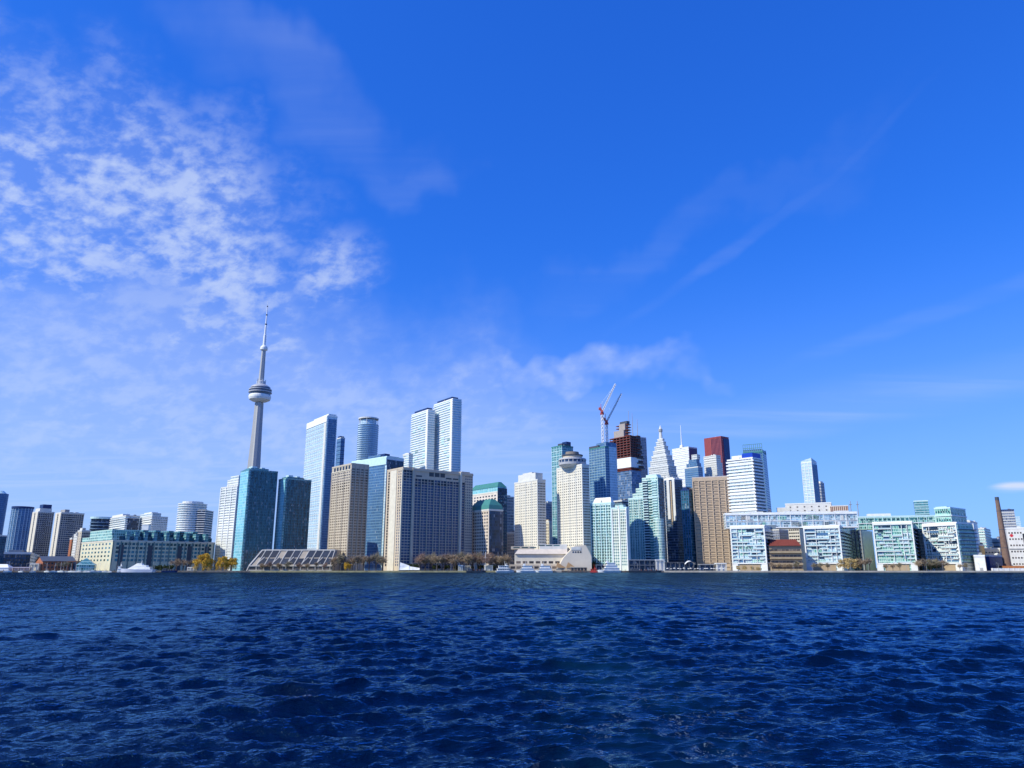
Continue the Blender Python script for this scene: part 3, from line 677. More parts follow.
# brown pitched canopies
for i, px in enumerate((561, 571)):
    d = 786
    o = thing('ticket_kiosk', ('left' if i == 0 else 'right') + ' one of two brown pitched kiosks on the quay before the blank cream hall', 'kiosk', (at(px, 566, d)[0], d, GZ), 0)
    MB().box(-4, 4, -2.5, 2.5, 0, 3).build('wall', SAND, o); MB().prism([(-5, -3.2), (5, -3.2), (5, 3.2), (-5, 3.2)], 3, 8.5, 0, [(-4 + 1 * i, -.1), (-3.6 + i, -.1), (-3.6 + i, .1), (-4 + i, .1)]).build('roof', plain('brown_shingle', (.30, .19, .10), .9), o)
    MB().box(-1.5, 2.5, -2.65, -2.4, .9, 2.4).build('counter_opening', WGLD, o)
o = thing('quay_shed', 'low flat roofed sand coloured shed with dark openings right of the brown kiosks', 'shed', (at(579, 567, 785)[0], 785, GZ), 0)
MB().box(-9, 8, -2.5, 3, 0, 3.4).build('wall', TAN, o); MB().box(-9.6, 8.6, -3.2, 3.4, 3.4, 3.9).build('roof', CREAM, o)
for k in range(5): MB().box(-1.2, 1.2, -2.62, -2.3, .3, 2.8).build('doorway', WGLD, o, (-7 + k * 3.3, 0, 0))
# ------------------------------------------------------------------ right of the hotel
b = mk('glass_tower', 'tall blue glass tower in front of the red and white tower cranes', 589, 605, 616.5, 447, 960, wall=F_BLUE, phi=36, vis=500, parm=TEALR)
b.slabs(3.4, plain('pale_teal_band', (.35, .52, .58), .4), .35, .55, name='floor_band', z0=20); b.fins('L', 6, .4, .5, MATS['pale_teal_band']); b.patch('R', .3, .95, 0, b.H + 1, .8, .6, F_LBLUE, 'painted_lit_face')  # right side in paler glass, its lit look put into the colour
b.vol('upper_storey', .1, 1, 0, .6, b.H, b.H + 7, F_BLUE); b.ph_(0, .5, .4, 1, 4, DGREY)
# under construction
b = mk('tower_under_construction', 'unfinished tower of rust red bare floors with white sheeting below the cranes', 610, 630, 639.5, 436, 1120, wall=F_UC, phi=38, vis=500, body=False)
H = b.H; A, Bx = b.a / 2, b.b / 2
hz = lambda py: at(630, py, 1120)[1] - GZ
MB().box(-Bx, Bx, -A, A, 0, hz(470)).build('finished_glass_wall', [F_UC], b.o)
MB().box(-Bx + 3, Bx - 3, -A + 3, A - 3, hz(470), H).build('core', plain('dark_core', (.08, .06, .06), .9), b.o)
MB().box(-Bx - .4, Bx + .4, -A - .4, A + .4, hz(467), hz(457)).build('white_sheeting', [WHITE], b.o)
me = MB().box(-Bx - .8, Bx + .8, -A - .8, A + .8, 0, 1.2).mesh('floor_slab', RUST)
z = hz(457) + 1
while z < H: put('floor_slab', me, b.o, (0, 0, z)); z += 3.9
for z in (hz(470), hz(468.4)): put('floor_slab', me, b.o, (0, 0, z))
me = MB().box(-.4, .4, -.4, .4, hz(457), H).mesh('column', plain('grey_column', (.16, .12, .12), .8))
for i in range(7): put('column', me, b.o, (-Bx, -A + i * b.a / 6, 0)); put('column', me, b.o, (-Bx + i * b.b / 6, -A, 0)) if i else None
b.vol('core_top', .1, .6, .35, .85, H, H + 12, plain('raw_concrete', (.38, .33, .30), .9)); b.vol('core_top', .15, .5, .3, .6, H + 12, H + 22, MATS['raw_concrete'])
m = MB().box(-Bx * .5, Bx * .1, -A * .5, A * .2, H + 22, H + 26); m.build('formwork', DGREY, b.o)
me = MB().box(-Bx * .55, Bx * .2, -A * .6, A * .6, 0, .9).mesh('formwork_deck', RUST)
for k in range(5): put('formwork_deck', me, b.o, (0, 0, H + 3 + k * 4.2))
for k in range(7):
    z = hz(468) + k * 7.8; ov = (6.5, 5.5, 6, 4, 4.5, 2.5, 2)[k]
    MB().box(Bx * .2, Bx + ov, -A - ov * .4, A, z, z + 1.6).build('scaffold_deck', DGREY, b.o); MB().box(Bx * .5, Bx + ov * .7, -A - ov * .3, A * .6, z + 1.61, z + 5).build('loading_bay', plain('dark_core', (.08, .06, .06), .9), b.o)
# cranes
def crane(lab, base, piv, tip, D, tail):
    X, Z = at(piv[0], piv[1], D); bx, bz = at(base[0], base[1], D); tx, tz_ = at(tip[0], tip[1], D); cx, cz = at(tail[0], tail[1], D)
    o = thing('tower_crane', lab, 'crane', (X, D, GZ), 0)
    def truss(p, q, w, n, r, mat, name, par=o):
        m = MB(); p = Vector(p); q = Vector(q); d = (q - p).normalized(); a = Vector((0, 1, 0)); c = d.cross(a).normalized()
        cs = [(a * i + c * j) * w / 2 for i, j in ((1, 1), (-1, 1), (-1, -1), (1, -1))]
        for k in cs: m.tube(p + k, q + k * .8, r, r, 4)
        for i in range(n):
            s0, s1 = p.lerp(q, i / n), p.lerp(q, (i + 1) / n)
            for j in range(4): m.tube(s0 + cs[j], s1 + cs[(j + 1) % 4], r * .7, r * .7, 3); m.tube(s0 + cs[j], s0 + cs[(j + 1) % 4], r * .7, r * .7, 3)
        return m.build(name, mat, par)
    zp = Z - GZ
    truss((0, 0, 0), (0, 0, zp - 2), 3.2, 40, .6, STEELW, 'mast')
    MB().box(-2.6, 2.6, -2, 2, zp - 4, zp - 1).build('slewing_unit', REDW, o); MB().box(-1.5, 1.5, -3.6, -1.4, zp - 1, zp + 2).build('cab', REDW, o)
    truss((0, 0, zp), (tx - X, 0, tz_ - GZ), 2.0, 14, .62, STEELW, 'jib')
    cj = truss((0, 0, zp), (cx - X, 0, cz - GZ), 2.2, 4, .35, REDW, 'counter_jib')
    MB().box(cx - X - 2, cx - X + 1.5, -1.6, 1.6, cz - GZ - 3, cz - GZ + .6).build('counterweight', REDW, cj)
    m = MB(); m.tube((-1, -1.5, zp), (-1.5, 0, zp + 12), .35); m.tube((-1, 1.5, zp), (-1.5, 0, zp + 12), .35); m.build('a_frame', REDW, o)
    m = MB(); m.tube((-1.5, 0, zp + 12), (tx - X, 0, tz_ - GZ), .12, .12, 3); m.build('pendant_cable', STEELW, o)
crane('left one of the two luffing tower cranes, red cab and white jib, slightly higher', (602, 440), (602, 412), (615.5, 384), 1080, (600, 408))
crane('right one of the two luffing tower cranes, white mast and jib, slightly lower', (606, 440), (606.5, 422), (621.5, 393.5), 1085, (603.5, 418))
# skyline behind
b = mk('bank_tower', 'plain white slab skyscraper with three rooftop masts, right of the unfinished tower', 626, 638, 646, 437, 1450, wall=F_MARB, phi=32, vis=500, parm=WHITE)
b.patch('R', .05, 1, 0, b.H - 1, .5, .4, F_GREYB, 'painted_shade_face'); b.patch('L', 0, .08, 0, b.H, .5, .4, DGREY, 'corner_pier'); b.fins('L', 8, .8, .6, WHITE)  # grey blue panel colours the right side as shaded
for px, py in ((628.5, 411), (632, 413), (637, 419)):
    X, Z = at(px, py, 1462); zb = b.H
    v = b.o.matrix_basis.inverted() @ Vector((X, 1462, 0))
    MB().tube((v.x, v.y, zb), (v.x, v.y, Z - GZ), .9, .4, 6).build('roof_mast', GREYC, b.o)
# stepped crown tower
b = mk('stepped_tower', 'pale stone skyscraper with a stepped pyramid crown and a short spire', 648, 669, 677.5, 474, 1380, wall=F_STEP, phi=38, vis=500, parm=OFFWH)
H = b.H; hz = lambda py: at(661, py, 1400)[1] - GZ
steps = [(.03, 467), (.09, 461), (.15, 456), (.21, 451), (.27, 446.5), (.33, 442), (.38, 439)]
z0 = H
for i, (q, py) in enumerate(steps):
    z1 = hz(py); cs_ = b.vol('crown_step', q, 1 - q, q, 1 - q, z0, z1, F_STEP, OFFWH)
    MB().box(-b.b / 2 + (q - .012) * b.b, -b.b / 2 + (1.012 - q) * b.b, -b.a / 2 + (q - .012) * b.a, -b.a / 2 + (1.012 - q) * b.a, z1 + .02, z1 + 1.4).build('ledge', WHITE, cs_); z0 = z1 + 1.4
m = MB(); m.cone(0, 0, 3.6, 2.6, z0, z0 + 14, 8); m.build('spire', OFFWH, b.o); MB().cone(0, 0, 3.8, 3.8, z0 + 14, z0 + 19, 8).build('lantern', GREYC, b.o); MB().cone(0, 0, 3, .3, z0 + 19, z0 + 27, 8).build('spire_tip', OFFWH, b.o)
me = MB().box(-1.6, 1.6, -.9, .3, 0, H - 2).mesh('pilaster', OFFWH)
for i in range(5): put('pilaster', me, b.o, (-b.b / 2 + b.b * (i + .5) / 5, -b.a / 2, 0)); 
me = MB().box(-.9, .3, -1.6, 1.6, 0, H - 2).mesh('pilaster', OFFWH)
for i in range(6): put('pilaster', me, b.o, (-b.b / 2, -b.a / 2 + b.a * (i + .5) / 6, 0))
b = mk('bank_tower', 'white marble skyscraper with a single rooftop mast, right of the stepped crown tower', 672, 688.5, 697, 447, 1650, wall=F_MARB, phi=36, vis=500, parm=WHITE)
b.slabs(7.8, WHITE, .5, 1.6, z0=b.H - 100, name='floor_band', faces='L'); b.patch('R', .05, .95, 0, b.H - 2, .6, .5, plain('plum_shade', (.10, .07, .16), .3), 'painted_shade_face')  # right side of the marble painted plum to look shaded
X, Z = at(680.5, 425, 1670); v = b.o.matrix_basis.inverted() @ Vector((X, 1670, 0))
MB().tube((v.x, v.y, b.H + 7), (v.x, v.y, Z - GZ), 1.5, .5, 6).build('roof_mast', WHITE, b.o); MB().cone(v.x, v.y, 5, 4, b.H, b.H + 7, 8).build('mast_base', WHITE, b.o)
b = mk('stepped_tower', 'blue stepped block painted as shadow between the white marble skyscraper and the red granite tower', 684.5, 698, 702.5, 467, 1340, wall=F_BLUE, phi=38, vis=500)  # a shadow cast on the white tower, built as a blue block
H = b.H; b.vol('upper_storey', .0, .9, .05, .85, H, H + 8, F_BLUE); b.vol('upper_storey', .1, .8, .12, .7, H + 8, H + 15, F_BLUE); b.vol('penthouse', .2, .9, .1, .5, H + 15, H + 24, F_STEP); b.slabs(4, MATS['pale_blue_band'], .4, .6, z0=H - 60, name='floor_band')
b = mk('office_tower', 'pale grey banded tower standing in front of the red granite tower', 703.5, 716, 720.5, 455.5, 1350, wall=F_STEP, phi=36, vis=480, parm=OFFWH)
b.slabs(4.2, OFFWH, .5, 1.2, z0=b.H - 60, name='floor_band'); b.vol('side_wing', 1, 1.3, 0, .9, 0, b.H - 12, F_STEP)
b = mk('office_tower', 'red granite skyscraper with shade painted on its right edge', 704, 721, 728.5, 436.5, 1600, wall=F_RED, phi=40, vis=490, parm=plain('red_granite', (.27, .055, .06), .6))
b.patch('L', .62, 1, 0, b.H, .8, .7, MATS['red_granite'], 'plain_granite_face'); b.patch('L', 0, .62, 0, b.H - 3, .4, .4, plain('dark_plum_glass', (.05, .02, .06), .3), 'window_bay'); b.fins('L', 8, 1.4, 1.0, plain('pale_red_fin', (.34, .09, .10), .6), u0=.0, u1=.6); b.patch('R', .25, 1, 0, b.H - 3, .8, .7, DKBLUE, 'painted_shade_face')  # dark blue panel puts shade into the right side's colour

# ---- waterfront condominiums
b = mk('apartment_building', 'cream and aqua condominium with a white sloping rooftop hat, right of the white hotel tower', 590, 611, 614.5, 503, 806, wall=F_AQUA, phi=52, vis=566, parm=AQUAW)
H = b.H; A, Bx = b.a / 2, b.b / 2
m = MB(); m.prism([(-Bx, -A), (Bx, -A), (Bx, A * .85), (-Bx, A * .85)], H, H + 6.5, 0, [(-Bx + 3, -A + 2), (Bx - 3, -A + 2), (Bx - 3, A * .6), (-Bx + 3, A * .6)]); m.build('rooftop_hat', WHITE, b.o)
b.windows('L', 8, 3.05, b.a / 8 * .6, 1.7, WGLT); b.fins('L', 4, .9, .6, AQUAW); b.done()
b = mk('apartment_building', 'narrow cream condominium wing with square windows just left of the stepped aqua condominium', 611.5, 626.5, 628.8, 508, 790, wall=plain('pale_cream_aqua', (.66, .70, .60), .7), phi=52, vis=566, parm=AQUAW)
b.windows('L', 7, 3.05, b.a / 7 * .55, 1.7, WGLT); b.fins('L', 2, 1.1, .7, WHITE); b.vol('upper_storey', .0, 1, .2, .75, b.H, b.H + 4, F_AQUA); b.ph_(.1, .8, .3, .6, 2, WHITE) if False else None; b.done()
b = mk('apartment_building', 'aqua glass condominium climbing in steps to a flat top, right of the cream wing', 628.5, 658.5, 664.5, 497, 860, wall=F_AQUA, phi=46, vis=562, parm=AQUAW)
H = b.H; hz = lambda py: at(650, py, 865)[1] - GZ
for v1, py in ((.86, 492), (.74, 487), (.62, 482), (.52, 477)): b.vol('upper_storey', 0, 1, 0, v1, hz(py + 5) if py != 492 else H, hz(py), F_AQUA, AQUAW)
b.vol('penthouse', .1, .8, .05, .4, hz(477), hz(474.5), AQUAW)
T = hz(477)
me = MB().box(-1.1, .3, -b.a * .085, b.a * .085, 0, 1.0).mesh('balcony', AQUAW); k = 0
while T - 6 - k * 3.05 > b.zv: put('balcony', me, b.o, (-b.b / 2, -b.a / 2 + b.a * .42, T - 6 - k * 3.05)); put('balcony', me, b.o, (-b.b / 2, -b.a / 2 + b.a * .12, T - 6 - k * 3.05)); k += 1
b.patch('L', .335, .50, 0, T - 4, .4, .35, F_DGLASS, 'balcony_recess'); b.patch('R', .12, .92, 0, T - 2, .5, .4, F_TEALD, 'painted_shade_face')  # deep teal panel paints shade onto the right side
b.windows('L', 8, 3.05, b.a * .48 / 8 * .6, 1.7, WGLT, u0=.52, u1=.99, z1=H - 1, budget=50); b.windows('L', 3, 3.05, 2.2, 1.7, WGLT, u0=.21, u1=.33, z1=T - 3); b.fins('L', 6, .5, .5, AQUAW, z1=H, u0=.5)
b.done()
MB().cone(-b.b / 2 + 2, -b.a / 2 + 2, 5.2, 5.2, 0, hz(519), 20).build('corner_bay', F_AQUA, b.o)
b = mk('glass_tower', 'slim navy glass tower with white upper corner, right of the stepped aqua condominium', 664, 674.5, 682, 479, 905, wall=F_DGLASS, phi=40, vis=562, parm=WHITE)
b.patch('L', .0, .22, b.H - 50, b.H, .9, .8, OFFWH, 'corner_pier'); b.patch('L', .5, .75, b.H - 48, b.H, .9, .8, OFFWH, 'corner_pier'); b.patch('L', .3, .42, b.H - 55, b.H - 2, .8, .7, TAN, 'bronze_pier')
b.slabs(3.1, plain('navy_band', (.10, .16, .26), .5), .5, .6, faces='LR'); b.ph_(.1, .9, .2, .9, 3, OFFWH)
b = mk('glass_tower', 'shorter slim navy blue glass tower left of the tan grid office block', 681, 688.5, 694.5, 490, 890, wall=F_TEALD, phi=40, vis=562, parm=DKBLUE)
b.fins('L', 3, .6, .5, plain('blue_fin', (.05, .18, .34), .4)); b.slabs(3.1, MATS['navy_band'], .3, .5); b.vol('upper_storey', .1, .9, .3, .9, b.H, b.H + 4, DKBLUE)
b = mk('apartment_building', 'dark glass block in the gap behind the cream condominium wing', 612, 622, 631, 501, 925, wall=F_DGLASS, phi=40, vis=520); b.slabs(3.2, MATS['pale_teal_band'], .3, .5, name='floor_band', z0=b.H - 40)
# tan grid block
ATAN = plain('warm_tan_concrete', (.50, .38, .27), .85)
b = mk('office_block', 'tan concrete office block with a deep square window grid, left of the white balconied tower', 692, 731, 733, 476.5, 872, wall=ATAN, phi=66, vis=566, parm=plain('grey_lilac_parapet', (.48, .44, .44), .8))
nx, fh = 6, 4.15
b.windows('L', nx, fh, b.a / nx * .76, 1.7, WGLB, u0=.01, u1=.99, z1=b.H - 5, z0=3)
b.fins('L', nx, 1.1, 1.3, ATAN, z1=b.H - 4); b.slabs(fh, ATAN, .7, 1.0, z0=3, z1=b.H - 5 + 1.2, name='spandrel', faces='L'); b.patch('L', 0, 1, b.H - 4, b.H + .2, .8, .7, ATAN, 'cornice'); b.done()
# white balconied tower
b = mk('apartment_tower', 'white tower ringed by deep wavy balconies with a royal blue rooftop screen', 727.0, 752.5, 762, 458, 850, wall=F_DGLASS, phi=44, vis=518, parm=WHITE)
b.slabs(3.75, WHITE, 1.7, 1.75, z0=b.H - 75, z1=b.H + .2); b.patch('L', .0, .05, 0, b.H, .8, .7, WHITE, 'corner_pier')
b.patch('L', .05, .97, b.H - 72, b.H - 3, .6, .5, F_WGRID2, 'window_wall')
b.vol('penthouse', .1, .45, .45, .85, b.H + .2, b.H + 5, WHITE); b.vol('rooftop_screen', .02, .85, .0, .4, b.H + .2, b.H + 6.5, plain('royal_blue_screen', (.01, .06, .45), .4), ROOFG)
# curved glass tower behind
b = mk('glass_tower', 'blue grey glass tower with open lattice crown behind the white wavy balconied tower', 743, 762.5, 766, 452, 1020, wall=F_BLUE, phi=62, vis=515, parm=TEALR)
H = b.H; A, Bx = b.a / 2, b.b / 2
m = MB(); m.prism([(Bx - .5, -A), (Bx + 11, -A), (Bx + 11, A), (Bx - .5, A)], 0, H + 6, 0, [(Bx - .5, -A), (Bx + .8, -A), (Bx + .8, A), (Bx - .5, A)]); m.build('sloping_wing', F_BLUE, b.o)
fr = MB()
for z in (H + 1.3, H + 6, H + 11.5): fr.box(-Bx, -Bx + .9, -A, A, z, z + .9)
b_ = 9
for i in range(b_ + 1): fr.box(-Bx + .05, -Bx + .8, -A + (2 * A - .8) * i / b_, -A + (2 * A - .8) * i / b_ + .8, H + 1, H + 12.3)
fr.build('crown_lattice', plain('crown_teal', (.12, .28, .32), .5), b.o); MB().box(-Bx + 1, Bx, -A + .5, A - .5, H, H + 4.5).build('penthouse', F_BLUE, b.o)
b.fins('L', 5, .5, .4, MATS['crown_teal'])

# ---- white bridge buildings
BAL = plain('balustrade_glass', (.42, .58, .60), .15, .6)
def pier_block(lab, l, c, r, top, D, phi, glass=F_PIER, fr=WHITE, floors=10, nx=5):
    b = mk('pier_building', lab, l, c, r, top, D, wall=glass, phi=phi, vis=568, parm=fr)
    H = b.H
    b.fins('L', 1, 1.3, 1.4, fr, name='frame_post', z0=7); b.patch('L', 0, 1, H - 2.4, H, 1.5, 1.4, fr, 'frame_beam'); b.patch('L', 0, 1, 7, 8.2, 1.3, 1.2, fr, 'frame_beam')
    rp = random.Random(int(c * 7)); fh = (H - 11) / floors
    for k in range(floors):
        z = 8 + k * fh; u = rp.uniform(0, .12)
        while u < .9:
            w = rp.choice((.1, .16, .24, .34)); u1 = min(u + w, .985)
            t = rp.random()
            if t < .62: b.patch('L', u + .004, u1, z, z + .5, 1.5, 1.4, fr, 'balcony'); b.patch('L', u + .004, u1, z + .5, z + 1.5, 1.5, .1, BAL, 'balustrade')
            if t > .45: b.patch('L', u + .01, u1 - .01, z + .6, z + fh - .3, .12, .1, rp.choice((F_DGLASS, F_BLUE, F_GREEN, F_PIER)), 'glazing_bay')
            u = u1 + rp.choice((0, 0, .03, .07))
    for u in rp.sample([.14, .27, .4, .53, .66, .8], 3): b.patch('L', u, u + .014, 8, H - 3, 1.1, 1.0, fr, 'fin_wall')
    b.patch('L', .0, .16, 0, 7, 1.0, .9, WHITE, 'base_pier'); b.patch('L', .84, 1., 0, 7, 1.0, .9, WHITE, 'base_pier'); b.patch('L', .2, .8, 0, 6.8, .2, .3, TAN, 'ground_floor_screen')
    me = MB().box(-b.b / 2, b.b / 2, -2.6, .3, 0, .55).mesh('side_balcony', DKBLUE)
    k = 0
    while 8 + k * (H - 11) / floors < H - 3: put('side_balcony', me, b.o, (0, -b.a / 2, 8 + k * (H - 11) / floors)); k += 1
    return b
pier_block('leftmost white framed glass pier building, standing under the left end of the raised white bridge', 730, 764.5, 772, 526, 800, 60)
pier_block('white framed glass pier building under the raised bridge, right of the red roofed terraces', 803, 839.5, 850, 526, 800, 60)
pier_block('white framed pale green glass pier building right of the raised white bridge', 872, 912, 921, 522, 800, 60, F_GREEN)
b = pier_block('white framed green glass pier building with a speckled left side, nearest the brick chimney', 922, 956.5, 974, 523, 800, 30, F_WGRID, floors=10)
b.patch('R', .0, 1, 8, b.H - 1, .5, .4, F_GREEN, 'green_glass_face'); b.patch('R', .88, 1, 0, b.H, 1.2, 1.1, WHITE, 'frame_post')
for z in (.2, .4, .6, .8): b.patch('R', .02, .86, 8 + (b.H - 10) * z, 8.6 + (b.H - 10) * z, 1.0, .9, AQUAW, 'balcony')
b.windows('L', 12, (b.H - 11) / 10, 1.2, 1.3, WGLD, z0=8, z1=b.H - 4, out=.3).done()
# raised bridge: a long bar of storeys carried on the blocks
b = mk('bridge_building', 'long raised white glass bar with rows of windows spanning the two left pier buildings', 725, 857, 862, 512.5, 812, wall=F_PIER, phi=80, b=20, vis=527, zb=at(790, 527.5, 812)[1], parm=WHITE)
H = b.H
b.patch('L', 0, 1, H - 1.6, H, .8, .7, WHITE, 'frame_beam'); b.patch('L', 0, 1, 0, 1.4, .8, .7, WHITE, 'frame_beam'); b.patch('L', 0, 1, H * .5 - .4, H * .5 + .4, .6, .5, WHITE, 'frame_beam')
b.fins('L', 12, .7, .5, WHITE, z0=1.4, z1=H - 1.6, name='mullion')
b.windows('L', 30, H / 4, b.a / 30 * .6, H / 4 * .4, plain('pale_blue_window', (.22, .34, .44), .15, .8, .3, .4, rnd=.9), z0=1, z1=H - 1)
b.patch('L', .62, .78, -1.2, 3.5, .9, .8, plain('grey_soffit', (.2, .25, .28), .6), 'cantilever_truss')
rp = random.Random(3)
for z0_, z1_ in ((1.5, H * .5 - .5), (H * .5 + .5, H - 1.7)):
    for k in range(16):
        u = rp.uniform(.01, .9); w = rp.choice((.02, .035, .05, .07)); b.patch('L', u, u + w, z0_ + rp.choice((0, .8)), z1_ - rp.choice((0, 1)), .35, .3, rp.choice((F_PIER, F_LBLUE, WHITE, F_GREEN, OFFWH)), 'glazing_bay')
b.done()
for u, w in ((.05, .1), (.3, .06), (.42, .12), (.7, .1)): b.vol('roof_cabin', .2, .8, u, u + w, H + .003, H + 2.5, WHITE)
b = mk('bridge_building', 'pale green glass bar of upper storeys behind the right hand pier buildings', 857, 935, 938, 516, 830, wall=F_GREEN, phi=72, b=18, vis=527, zb=at(890, 528.5, 830)[1], parm=AQUAW)
b.fins('L', 9, .6, .5, AQUAW, name='mullion'); b.patch('L', 0, 1, b.H * .5 - .4, b.H * .5 + .4, .7, .6, WHITE, 'frame_beam'); b.windows('L', 16, b.H / 3, 3, b.H / 3 * .5, WGLT, z0=.5, z1=b.H - .5).done()
b.vol('roof_cabin', .2, .8, .55, .85, b.H + .003, b.H + 4, WHITE)
b = mk('bridge_building', 'taller green glass corner box rising at the right end of the green upper storeys', 934, 950, 965, 508, 815, wall=F_GREEN, phi=40, vis=530, zb=at(950, 529, 815)[1], parm=AQUAW)
for z in (.3, .62): b.patch('R', 0, 1, b.H * z, b.H * z + 1.2, .9, .8, WHITE, 'balcony'); b.patch('L', 0, 1, b.H * z, b.H * z + 1.2, .9, .8, AQUAW, 'balcony')
b.windows('L', 6, b.H / 5, 1.8, 1.8, WGLT, z0=1).windows('R', 5, b.H / 3, 2.4, 2.6, WGLT, z0=1).done(); b.ph_(.0, .4, .2, .9, 2, AQUAW)
# props for the green upper storeys
b = mk('pier_building', 'plain white block behind the right hand pier buildings, under the green upper storeys', 905, 940, 946, 527.5, 850, wall=F_WGRID2, phi=60, vis=560); b.slabs(3.6, WHITE, .5, .8, z0=4, name='floor_band', faces='L')
b = mk('pier_building', 'white block standing behind the green glass corner pier building', 955, 970, 977, 521.5, 860, wall=F_WGRID2, phi=50, vis=560); b.ph_(.1, .8, .1, .8, 2, WHITE)
b = mk('office_block', 'white stone block in the dark gap beneath the raised bridge, right of centre', 788, 799, 803, 527, 960, wall=CREAM, phi=50); b.windows('L', 5, 4, 2, 1.8, WGLD, z0=10).done()
b = mk('office_block', 'purple grey block in the dark gap beneath the raised bridge, left part', 770, 779, 790, 530, 980, wall=F_GREYB, phi=40); b.slabs(4, GREYC, .4, .8, z0=8, name='floor_band')
b = mk('office_block', 'dark navy glass block behind the pier building gap right of the bridge', 838, 843, 858, 529, 890, wall=F_DGLASS, phi=38); b.ph_(.3, .8, .2, .8, 2, TAN); b.fins('R', 4, 1, .5, DKBLUE)
b = mk('office_block', 'stained cream block in the gap right of the raised bridge, above the pale bushes', 848, 862, 872, 531, 1000, wall=CREAM, phi=50); b.windows('L', 4, 5, 3, 2, WGLD, z0=5).done()
b = mk('office_block', 'yellow tan building with an orange sign panel between the two right hand pier buildings', 908, 919, 925, 541, 860, wall=plain('yellow_tan', (.62, .44, .20), .85), phi=60); b.windows('L', 4, 4, 1.8, 1.6, WGLB, z0=3).done(); b.patch('L', .25, .75, b.H - 7, b.H - 1, .4, .3, plain('orange_panel', (.60, .16, .03), .7), 'sign_panel')
# red roofed terraces
b = mk('terraced_building', 'tan terraced building with a dark red roof in the gap beneath the raised white bridge', 769, 801, 803, 547, 797, wall=TAN, phi=84, b=14, vis=567, parm=TAN)
H = b.H
b.slabs(H / 4, plain('terrace_tan', (.46, .36, .22), .85), 2.6, 1.5, z0=0, z1=H, faces='L', name='terrace'); b.windows('L', 8, H / 4, b.a / 8 * .85, 1.9, WGLB, z0=0, z1=H).done()
A, Bx = b.a / 2, b.b / 2
MB().prism([(-Bx - 2, -A), (Bx, -A), (Bx, A), (-Bx - 2, A)], H + 1.3, H + 8, 0, [(-Bx + 6, -A + 3), (Bx - 1, -A + 3), (Bx - 1, A - 3), (-Bx + 6, A - 3)]).build('roof', plain('dark_red_roof', (.20, .045, .03), .8), b.o)
# rooftops behind
b = mk('factory_block', 'plain white industrial block above the raised bridge, below the pale pointed tower', 785, 831, 836, 503, 1000, wall=plain('warm_white', (.72, .70, .66), .7), phi=66, vis=512, parm=WHITE); b.patch('L', .9, 1.2, 0, b.H - 4, .3, 3, OFFWH, 'lower_annex'); b.windows('L', 6, 5, 2, 1.6, WGLB, z0=b.H - 12).done(); b.ph_(.1, .5, .2, .5, 2, OFFWH)
b = mk('factory_block', 'long low striped silo block behind the right end of the raised bridge', 830, 848, 852, 506, 990, wall=CREAM, phi=66, vis=512); b.fins('L', 9, .9, .7, plain('silo_red_brown', (.35, .15, .1), .8), z0=b.H - 14, name='silo_rib')
for px in (851, 858):
    o = thing('roof_mast', 'thin steel roof mast, %s of the two behind the right end of the raised bridge' % ('left' if px == 851 else 'right'), 'mast', (at(px, 510, 990)[0], 990, GZ)); z = at(px, 501, 990)[1] - GZ
    MB().tube((0, 0, 0), (0, 0, z), .8, .5, 6).build('pole', GREYC, o); MB().box(-2, 2, -.4, .4, z - 5, z - 4.2).build('crossbar', GREYC, o)
b = mk('glass_tower', 'pale pointed glass tower standing alone above the white industrial block', 801, 811.5, 816.5, 462, 1500, wall=F_LBLUE, phi=38, vis=512, parm=WHITE)
H = b.H; A, Bx = b.a / 2, b.b / 2
m = MB(); m.prism([(-Bx, -A), (Bx, -A), (Bx, A), (-Bx, A)], H, H, 0, z1s=[H + 9, H + 2, H + 2, H + 4]); m.build('sloping_crown', F_LBLUE, b.o); b.patch('R', .1, 1, 0, H - 5, .6, .5, F_BLUE, 'painted_shade_face'); b.fins('L', 3, .8, .7, WHITE); b.slabs(7, WHITE, .4, .8, z0=H - 90, name='floor_band', faces='L')  # darker blue panel gives the right side painted shade
b = mk('glass_tower', 'short grey tower touching the right side of the pale pointed tower', 816, 820.5, 824, 483, 1550, wall=F_GREYB, phi=38, vis=512); b.slabs(6, OFFWH, .4, .8, z0=b.H - 60, name='floor_band'); b.ph_(.1, .8, .1, .8, 4, OFFWH)
b = mk('office_tower', 'grey green glass office box above the green upper storeys', 913.5, 928, 930.5, 501, 1150, wall=F_TEAL, phi=62, vis=520, parm=AQUAW); b.slabs(4, AQUAW, .4, .7, z0=b.H - 30, name='floor_band', faces='L'); b.ph_(.1, .9, .1, .9, 2.5, OFFWH)
b = mk('office_tower', 'blue grey glass office box behind the brick chimney', 1001, 1014, 1017, 510, 1150, wall=F_GREYB, phi=62, vis=545, parm=DKBLUE); b.slabs(4, OFFWH, .4, 1.2, z0=b.H - 50, name='floor_band', faces='L'); b.vol('side_wing', 0, 1, -.35, 0, 0, b.H - 10, F_LBLUE)
b = mk('office_block', 'pale blue balconied block left of the brick chimney', 974, 984, 990, 529, 960, wall=F_AQUA, phi=50, vis=560); b.slabs(3.4, OFFWH, .7, .8, z0=8)
b = mk('office_block', 'tan and yellow brick block just right of the green glass corner pier building', 972, 979, 984, 545, 880, wall=plain('yellow_brick', (.66, .44, .18), .85), phi=50); b.windows('L', 3, 4, 1.6, 1.6, WGLB, z0=3).done()
b = mk('storage_box', 'tall blank white box on the quay at the foot of the green glass pier building', 974, 984.5, 987, 556, 792, wall=WHITE, phi=62, parm=WHITE); b.patch('L', .3, .6, 0, 3, .15, .3, GREYC, 'shutter'); b.patch('L', 0, 1, b.H - 1.4, b.H - .9, .2, .3, OFFWH, 'trim')
